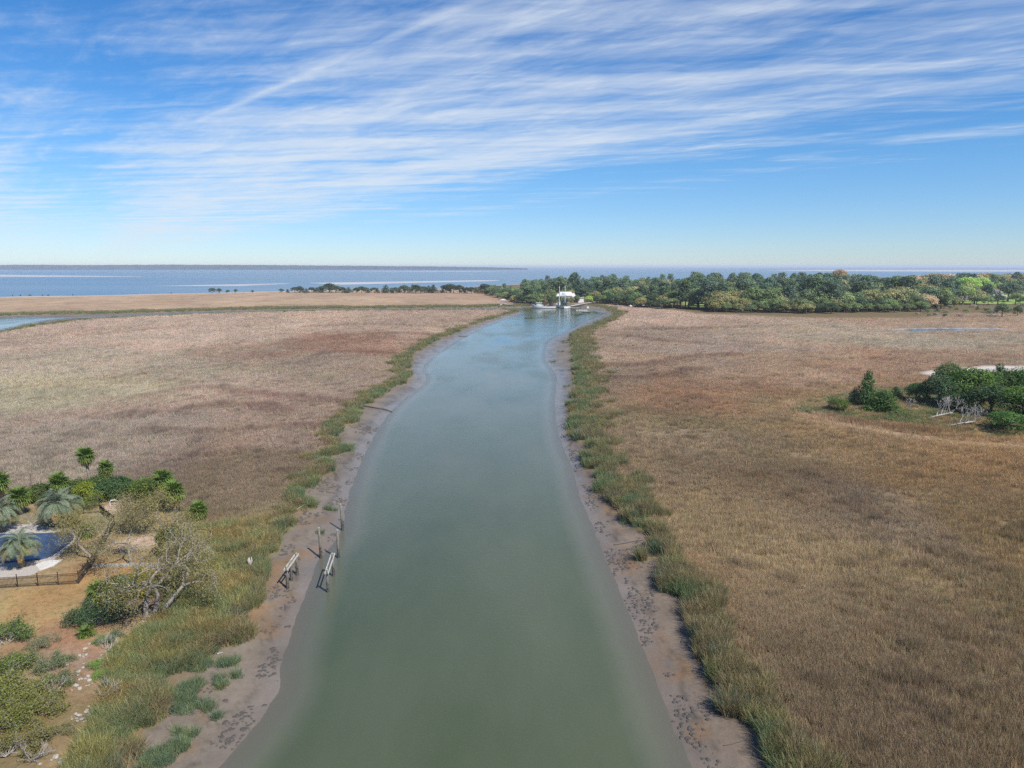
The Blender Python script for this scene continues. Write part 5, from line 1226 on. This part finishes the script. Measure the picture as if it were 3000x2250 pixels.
# ---------------------------------------------------------------- shrimp boats
def hull_parts(o, L, B, boot=True):
    ts = np.linspace(0, 1, 15)
    def half(t): return B / 2 * ((.88 + .12 * math.sin(min(t / .5, 1) * math.pi / 2)) if t < .5 else math.sqrt(max(0, 1 - ((t - .5) / .5) ** 2.4)))
    def rail(t): return 1.55 + 1.7 * max(0, (t - .35) / .65) ** 1.8 + .2 * (1 - t) ** 2
    def xat(t, z): return (t - .5) * L + .38 * max(z, 0) * t ** 5
    V = []; F = []; prof = []
    for t in ts:
        b = half(t); bw = b * (.94 - .25 * t ** 3); r_ = rail(t)
        row = [(0, -.9), (bw * .7, -.6), (bw, .12), (b * .99, r_ * .6), (b, r_)]; prof.append((t, b, r_))
        full = [(-y, z) for y, z in row[::-1]] + row[1:]
        V += [(xat(t, z), y, z) for y, z in full]
    n = 9
    for i in range(len(ts) - 1):
        for k in range(n - 1): F.append((i * n + k, i * n + k + 1, (i + 1) * n + k + 1, (i + 1) * n + k))
    F.append(tuple(range(n)))
    mb = MB(); mb.add(V, F); mb.build('hull', M['white_paint'], o)
    if boot:
        mb = MB()
        for s_ in (-1, 1):
            for (t, b, _), (t2, b2, _2) in zip(prof[:-1], prof[1:]):
                w1, w2 = b * (.94 - .25 * t ** 3) + .03, b2 * (.94 - .25 * t2 ** 3) + .03
                mb.add([(xat(t, 0), s_ * w1, -.25), (xat(t2, 0), s_ * w2, -.25), (xat(t2, 0), s_ * w2, .3), (xat(t, 0), s_ * w1, .3)], [(0, 1, 2, 3)])
        w0 = half(0) * .94
        mb.add([(-L / 2 - .03, -w0, -.25), (-L / 2 - .03, w0, -.25), (-L / 2 - .03, w0, .3), (-L / 2 - .03, -w0, .3)], [(0, 1, 2, 3)])
        mb.build('waterline_stripe', M['hull_dark'], o)
    mb = MB(); dk = [(xat(t, r_ - .55), b * .96, r_ - .55) for t, b, r_ in prof]
    for (x, b, z), (x2, b2, z2) in zip(dk[:-1], dk[1:]): mb.add([(x, -b, z), (x2, -b2, z2), (x2, b2, z2), (x, b, z)], [(0, 1, 2, 3)])
    mb.build('deck', M['deck'], o)
    mb = MB()
    for s_ in (-1, 1): mb.tube([(xat(t, r_), s_ * b, r_ + .04) for t, b, r_ in prof], .09, 5)
    mb.build('rub_rail', M['hull_trim'], o, True)
    return rail
M['hull_trim'] = simple('hull_trim', (.40, .42, .46), .5, .15, 1)
def net(o, top, base, r, mat):
    mb = MB(); top, base = Vector(top), Vector(base); pts = []; rad = []
    for k in range(7):
        t = k / 6; pts.append(top.lerp(base, t) + Vector((math.sin(k * 2.1) * .12, math.cos(k * 1.7) * .12, 0))); rad.append(.06 + r * t ** 1.2)
    mb.tube(pts, rad, 9, False)
    for k in range(5):
        a = k * 1.26; mb.tube([top, top.lerp(base, .5) + Vector((math.cos(a) * r * .6, math.sin(a) * r * .6, 0)), base + Vector((math.cos(a) * r * 1.25, math.sin(a) * r * 1.25, 0))], [.05, .16, .22], 5)
    mb.build('net', mat, o)
def cabin(o, x0, x1, w, z0, h, nwin, name='wheelhouse'):
    c = MB().box(((x0 + x1) / 2, 0, z0 + h / 2), (x1 - x0, w, h), taper=.94).build(name, M['white_paint'], o)
    MB().box(((x0 + x1) / 2 + .1, 0, z0 + h + .06), (x1 - x0 + .7, w + .4, .12)).build('roof', M['white_paint'], c)
    for s_ in (-1, 1):
        for k in range(nwin):
            xx = x0 + (x1 - x0) * (k + .5) / nwin; MB().box((xx, s_ * (w / 2 * .957 + .02), z0 + h * .66), (min(.75, (x1 - x0) / nwin * .55), .05, .62)).build('window', M['dark_glass'], c)
    for k in range(3): MB().box((x1 - .02 * h, (k - 1) * w * .29, z0 + h * .68), (.09, w * .2, .6)).build('window', M['dark_glass'], c)
    return c
def rod(o, name, pts, r, mat): MB().tube(pts, r, 5).build(name, mat, o)
bo = empty('shrimp_boat', (*(25.73,562.39), 0), R(180 - 4)); tag(bo, 'white shrimp boat moored broadside with dark nets hung amidships', 'boat')
rl = hull_parts(bo, 18.0, 5.4)
cabin(bo, 2.4, 6.2, 3.4, 2.0, 2.3, 3); MB().box((.6, 0, 2.05), (3.8, 3.0, 1.5)).build('deckhouse', M['white_paint'], bo)
for yy in (-1.53, 1.53):
    for xx in (-.4, 1.4): MB().box((xx, yy, 2.25), (.55, .05, .5)).build('window', M['dark_glass'], bo)
rod(bo, 'mast', [(0, 0, 1.2), (0, 0, 6), (0, 0, 11.0)], [.24, .22, .16], M['black_rig'])
for s_ in (-1, 1): rod(bo, 'outrigger', [(-.2, s_ * 1.6, 1.8), (-.2, s_ * 1.1, 10.2)], [.13, .08], M['rust'] if s_ > 0 else M['black_rig'])
rod(bo, 'boom', [(-.3, 0, 2.4), (-5.2, 0, 7.2)], [.22, .16], M['black_rig'])
for s_ in (-1, 1): rod(bo, 'gallows_leg', [(-5.2, 0, 7.2), (-8.4, s_ * 2.0, 1.4)], [.14, .16], M['black_rig'])
net(bo, (-.1, .6, 7.4), (-.3, .8, 2.4), 1.1, M['net_brown']); net(bo, (-5.2, 0, 7.0), (-5.4, 0, 1.6), 1.6, M['net_brown'])
for a, b in [((0, 0, 10.8), (8.6, 0, 3.4)), ((0, 0, 10.8), (-5.2, 0, 7.2)), ((-5.2, 0, 7.2), (-8.9, 0, 1.6)), ((0, 0, 9), (-3.2, 2.3, 1.6)), ((0, 0, 9), (-3.2, -2.3, 1.6))]: rod(bo, 'stay', [a, b], .035, M['black_rig'])
rod(bo, 'radar_mast', [(4.2, 0, 4.3), (4.2, 0, 6.2)], .07, M['white_paint']); MB().box((4.2, 0, 5.6), (.3, 1.3, .18)).build('radar', M['white_paint'], bo)
for k in range(5): MB().box((-2.5 - k * 1.1, (-1) ** k * 1.2, 1.45), (.8, .7, .8), k * .4).build('crate', [M['rust'], M['deck'], M['net_brown'], M['plank'], M['rust']][k], bo)

b2 = empty('shrimp_boat', (*(40.44,566.42), 0), math.atan2(.94, -.34)); tag(b2, 'white shrimp boat seen from astern with tall white outriggers and green nets', 'boat')
hull_parts(b2, 18.5, 6.2)
cabin(b2, 2.6, 6.0, 3.8, 2.0, 2.4, 3)
rod(b2, 'mast', [(1.4, 0, 1.2), (1.4, 0, 12.5)], [.16, .10], M['white_paint'])
for s_ in (-1, 1):
    rod(b2, 'outrigger', [(1.0, s_ * 2.5, 1.6), (.9, s_ * 2.55, 9), (.8, s_ * 2.5, 17.2)], [.24, .22, .17], M['white_paint'])
    MB().box((.8, s_ * 2.5 + .35, 16.6), (.4, .5, .4)).build('lamp', M['white_paint'], b2)
MB().bar((1.0, -3.0, 9.6), (1.0, 3.0, 9.6), .35, .35).build('crosstree', M['white_paint'], b2)
for s_ in (-1, 1): rod(b2, 'gallows_leg', [(-3.2, s_ * 2.2, 1.3), (-3.2, s_ * 1.9, 8.2)], .12, M['net_green'])
MB().bar((-3.2, -2.4, 8.2), (-3.2, 2.4, 8.2), .22, .22).build('gallows_beam', M['net_green'], b2)
for yy, hh_ in ((-1.7, 8.8), (-.3, 9.0), (1.1, 8.6), (2.2, 7.4)): net(b2, (-2.8, yy, hh_), (-2.6, yy * 1.05, 2.0), .55, M['net_green'])
for a, b in [((1.4, 0, 12.2), (8.8, 0, 3.5)), ((.8, 2.5, 17), (1.4, 0, 12.2)), ((.8, -2.5, 17), (1.4, 0, 12.2)), ((1.4, 0, 12.2), (-9, 0, 1.8))]: rod(b2, 'stay', [a, b], .03, M['black_rig'])
for k in range(3): MB().box((-6 + k * 1.3, (k - 1) * 1.3, 1.6), (1.0, .9, .9)).build('crate', [M['rust'], M['deck'], M['net_brown']][k], b2)
for s_ in (-1, 1): MB().box((-9.29, s_ * 1.6, .95), (.06, .5, .25)).build('scupper', M['rust'], b2)

# ---------------------------------------------------------------- docks
def pier(name, pts, w, z, label, cat='dock', post_gap=3.2, rail=False, plank_gap=.0):
    o = empty(name, (*pts[0], 0)); tag(o, label, cat); P0 = np.array(pts[0])
    for a, b in zip(pts[:-1], pts[1:]):
        a, b = np.array(a) - P0, np.array(b) - P0; L = float(np.hypot(*(b - a))); d = (b - a) / L; s_ = np.array([-d[1], d[0]])
        MB().bar((a[0], a[1], z), (b[0], b[1], z), w, .16).build('walkway', M['plank'], o)
        for k in range(int(L / post_gap) + 1):
            for sd_ in (-1, 1):
                q = a + d * k * post_gap + s_ * sd_ * (w / 2 - .1); g0 = zat(q[0] + P0[0], q[1] + P0[1]); MB().tube([(q[0], q[1], min(g0, 0) - .5), (q[0], q[1], z + (.9 if rail else -.05))], .13, 6).build('post', M['piling'], o)
        if rail:
            for sd_ in (-1, 1):
                q0, q1 = a + s_ * sd_ * (w / 2 - .1), b + s_ * sd_ * (w / 2 - .1); MB().bar((q0[0], q0[1], z + .95), (q1[0], q1[1], z + .95), .1, .1).build('rail', M['plank'], o)
    return o
pier('boardwalk', [(76.50,632.67), (62.63,603.84), (52.67,577.51), (46.28,558.56)], 2.2, 2.0, 'long boardwalk running from the white shed to the moored boats')
o = pier('boat_pier', [(43.58,532.47), (49.36,528.66)], 4.0, 2.2, 'timber pier beside the stern of the right shrimp boat', post_gap=2.0)
mb_ = None
for k in range(6):
    MB().bar((k * 2.0, -2, .2), (k * 2.0 + 1.8, 2, 2.0), .12, .12).build('cross_brace', M['piling'], o)
fl = empty('floating_dock', (*(52.44,534.37), 0)); tag(fl, 'low pale floating dock at the end of the timber pier', 'dock')
MB().box((0, 0, .25), (9, 2.4, .5)).build('float', M['concrete'], fl); MB().box((0, 0, .53), (8.8, 2.3, .06)).build('decking', M['plank'], fl)
sf = empty('sign_float', (*(53.83,512.71), 0)); tag(sf, 'dark float carrying two posts and a square white sign', 'float')
MB().box((0, 0, .25), (6.6, 2.0, .5)).build('float', M['hull_dark'], sf); MB().box((.2, 0, .54), (5.6, 1.6, .08)).build('decking', M['plank'], sf)
rod(sf, 'post', [(-.4, 0, .3), (-.4, 0, 4.2)], .11, M['piling']); rod(sf, 'post', [(1.1, 0, .3), (1.1, 0, 4.2)], .11, M['piling'])
MB().box((1.1, -.17, 3.6), (1.35, .08, 1.35)).build('sign_board', M['white_paint'], sf)
pv = empty('dock_pavilion', (*(-7.25,580.04), .4)); tag(pv, 'roofed timber dock pavilion with a ramp down to the creek', 'pavilion')
for xx in (-1.9, 0, 1.9):
    for yy in (-1.9, 1.9): rod(pv, 'post', [(xx, yy, -1), (xx, yy, 5.4)], .12, M['plank'])
MB().box((0, 0, 2.2), (4.6, 4.6, .2)).build('floor', M['plank'], pv)
for yy in (-2.0, 2.0): MB().bar((-2, yy, 3.2), (2, yy, 3.2), .1, .12).build('rail', M['plank'], pv)
rf = MB().add([(-2.8, -2.8, 5.3), (2.8, -2.8, 5.3), (2.8, 2.8, 5.3), (-2.8, 2.8, 5.3), (-.8, 0, 6.1), (.8, 0, 6.1)], [(0, 1, 5, 4), (1, 2, 5), (2, 3, 4, 5), (3, 0, 4), (3, 2, 1, 0)]).build('roof', M['white_roof'], pv)
MB().bar((-1.2, -1.8, 2.3), (-3.6, -5.6, -.1), 1.3, .15).build('ramp', M['plank'], pv)
for xx in (2.6, 4.4, 6.2, 7.8):
    rod(pv, 'post', [(xx, -1.2, -1.2), (xx, -1.2, 3.2)], .12, M['plank']); rod(pv, 'post', [(xx, 1.4, -1.2), (xx, 1.4, 2.8)], .12, M['plank'])
MB().box((4.8, 0, 1.9), (6.4, 3.0, .18)).build('platform', M['plank'], pv); MB().bar((2.4, -1.2, 2.9), (8.0, -1.2, 2.9), .1, .1).build('rail', M['plank'], pv)
pier('marsh_boardwalk', [(0.33,620.96), (11.49,635.10), (23.21,651.41)], 1.5, 1.6, 'low boardwalk crossing the marsh from the pavilion', post_gap=4)
for (xy, h, lab) in [((-13.08,576.48), 5.0, 'thin pole standing in the creek left of the pavilion'), ((66.59,533.62), 3.0, 'dark mooring pole at the muddy right bank')]:
    tag(MB().tube([(0, 0, -1), (0, 0, h)], .12, 6).build('mooring_pole', M['piling'], loc=(*xy, 0)), lab, 'pole')
# beached timber and rubbish on the right bank
def logpile(xy, L, rz, label, mat, r=.4):
    tag(MB().tube([(-L / 2, 0, r * .7), (-L * .1, .2, r), (L / 2, -.1, r * .6)], [r, r * .9, r * .5], 7).build('beached_log', mat, loc=(*xy, zat(*xy)), rot=(0, 0, rz)), label, 'log')
logpile((82.41,557.77), 7.5, .05, 'dark hulk of timber lying on the marsh by the right bank', M['bark'], .7)
logpile((99.73,568.15), 4.5, -.1, 'dark log right of the white debris on the marsh', M['bark'], .5)
logpile((106.45,570.56), 8.0, .12, 'long bleached log at the marsh edge', M['grey_wood'], .4)
logpile((94.97,565.76), 2.4, .6, 'white debris lump on the marsh beside the dark hulk', M['white_paint'], .8)
logpile((119.26,582.72), 9.0, .05, 'pale fallen log at the foot of the wood by the lamp pole', M['grey_wood'], .4)
tag(MB().tube([(0, 0, -.2), (0, 0, 6.0)], [.1, .07], 6).box((0, 0, 6.15), (.5, .3, .3)).build('lamp_pole', M['white_paint'], loc=(*(114.7,575.0), zat(*(114.7,575.0)))), 'thin white lamp pole before the dark trees', 'pole')

# ---------------------------------------------------------------- houses
def gable(mb, cx, cy, w, d, z0, z1, hip=0.0, oh=.5):
    """ridge along x"""
    x0, x1, y0, y1 = cx - w / 2 - oh, cx + w / 2 + oh, cy - d / 2 - oh, cy + d / 2 + oh
    return mb.add([(x0, y0, z0), (x1, y0, z0), (x1, y1, z0), (x0, y1, z0), (x0 + hip, cy, z1), (x1 - hip, cy, z1)], [(0, 1, 5, 4), (1, 2, 5), (2, 3, 4, 5), (3, 0, 4), (3, 2, 1, 0)])
h = empty('white_roofed_house', (*(48.3,640.0), zat(*(48.3,640.0)) - 2.8), .12); tag(h, 'large house with white metal roofs showing above the boats', 'house'); h.scale = (.88, .88, .92)
MB().box((0, 0, 4.8), (12, 9, 9.6)).build('wall', M['grey_wall'], h); MB().box((-7.4, -.5, 4.4), (5, 6.5, 8.8)).build('wing', M['grey_wall'], h); MB().box((7.2, 0, 4.4), (5, 6.5, 8.8)).build('wing', M['grey_wall'], h)
gable(MB(), 0, 0, 12, 9, 9.0, 13.0, .6).build('roof', M['white_roof'], h); gable(MB(), -7.6, -.5, 5, 6.5, 8.0, 11.2, 1.2).build('wing_roof', M['white_roof'], h); gable(MB(), 7.4, 0, 5, 6.5, 8.0, 11.4, 1.2).build('wing_roof', M['white_roof'], h)
mb = MB(); mb.add([(-5.9, -5.2, 9.5), (-2.9, -5.2, 12.2), (.1, -5.2, 9.5), (-5.9, 0, 9.6), (-2.9, 0, 12.3), (.1, 0, 9.6)], [(0, 1, 4, 3), (1, 2, 5, 4), (0, 2, 1)]); mb.build('dormer_roof', M['white_roof'], h)
for xx in (-4, -1.5, 1.5, 4): MB().box((xx, -4.53, 6.6), (1.1, .08, 1.7)).build('window', M['dark_glass'], h)
sh = empty('boat_shed', (*(58.86,634.81), zat(*(58.86,634.81))), .06); tag(sh, 'flat roofed white shed with an open dark porch beside the lime tree', 'shed')
MB().box((2.4, 0, 1.9), (5.2, 6, 3.8)).build('wall', M['white_paint'], sh); MB().box((-2.2, 2.9, 1.9), (4.0, .2, 3.8)).build('back_wall', M['bark'], sh)
mb = MB().box((.1, 0, 4.0), (10.8, 7, .35), 0, -.04); mb.build('roof', M['white_roof'], sh)
for xx in (-4.3, -2.6): rod(sh, 'post', [(xx, -2.9, -.2), (xx, -2.9, 4.0)], .12, M['white_paint'])
for xx in (-1.7, -.9): MB().box((xx, -2.6, 1.9), (.7, .1, 2.6)).build('screen', M['dark_glass'], sh)
hu = empty('raised_hut', (*(78.6,622.0), zat(*(78.6,622.0)))); tag(hu, 'small white box hut raised on posts among the dark trees', 'hut')
MB().box((0, 0, 4.2), (2.7, 2.7, 2.2)).build('wall', M['white_paint'], hu); MB().box((0, 0, 5.4), (3.0, 3.0, .2)).build('roof', M['white_roof'], hu)
for xx in (-1.2, 1.2):
    for yy in (-1.2, 1.2): rod(hu, 'post', [(xx, yy, -.3), (xx, yy, 3.1)], .1, M['bark'])
tag(MB().box((0, 0, .9), (7, 4, 1.8)).add([(-3.8, -2.4, 1.8), (3.8, -2.4, 1.8), (3.8, 2.4, 1.8), (-3.8, 2.4, 1.8), (-3.6, 0, 2.8), (3.6, 0, 2.8)], [(0, 1, 5, 4), (1, 2, 5), (2, 3, 4, 5), (3, 0, 4)]).build('brick_outbuilding', simple('brick_red', (.24, .17, .13), .9, .3, 2), loc=(*(30.1,640.0), zat(*(30.1,640.0)))), 'low reddish outbuilding half hidden behind the left shrimp boat', 'building')
def cottage(xy, w, d, hw, hr, rz, wall, roof, label, stilts=0.0):
    o = empty('house', (*xy, zat(*xy)), rz); tag(o, label, 'house')
    MB().box((0, 0, stilts + hw / 2), (d, w, hw)).build('wall', wall, o); gable(MB(), 0, 0, d, w, stilts + hw, stilts + hr).build('roof', roof, o)
    for yy in (-w * .22, w * .22): MB().box((-d / 2 - .03, yy, stilts + hw * .55), (.08, w * .18, hw * .4)).build('window', M['dark_glass'], o)
    if stilts:
        for xx in (-d / 2 + .3, d / 2 - .3):
            for yy in (-w / 2 + .3, w / 2 - .3): rod(o, 'post', [(xx, yy, -.5), (xx, yy, stilts)], .16, M['plank'])
    return o
cottage((-64.2,905.0), 6.2, 8, 3.2, 6.0, R(90), M['white_paint'], M['grey_roof'], 'small stilted house with grey gable on the left shore', 2.6)
ho = cottage((478.1,700.0), 8.5, 10, 5.5, 9.0, R(70), M['white_paint'], M['tan_wall'], 'white gabled house standing behind the green lawn')
MB().box((-6, -6, 1.6), (4, 5, 3.2)).build('porch', M['white_paint'], ho)

# ---------------------------------------------------------------- air
m = bpy.data.materials.new('haze'); m.use_nodes = True; t_ = m.node_tree
for n_ in list(t_.nodes): t_.nodes.remove(n_)
ou = t_.nodes.new('ShaderNodeOutputMaterial'); pvn = t_.nodes.new('ShaderNodeVolumePrincipled'); pvn.inputs['Color'].default_value = (.80, .88, 1.0, 1); pvn.inputs['Density'].default_value = 8e-5; pvn.inputs['Anisotropy'].default_value = 0.0
t_.links.new(pvn.outputs[0], ou.inputs['Volume'])
hz = MB().box((0, 15000, 23.5), (110000, 40000, 57)).build('haze', m); tag(hz, 'thin pale sea haze over the whole marsh', None, None, 'stuff')
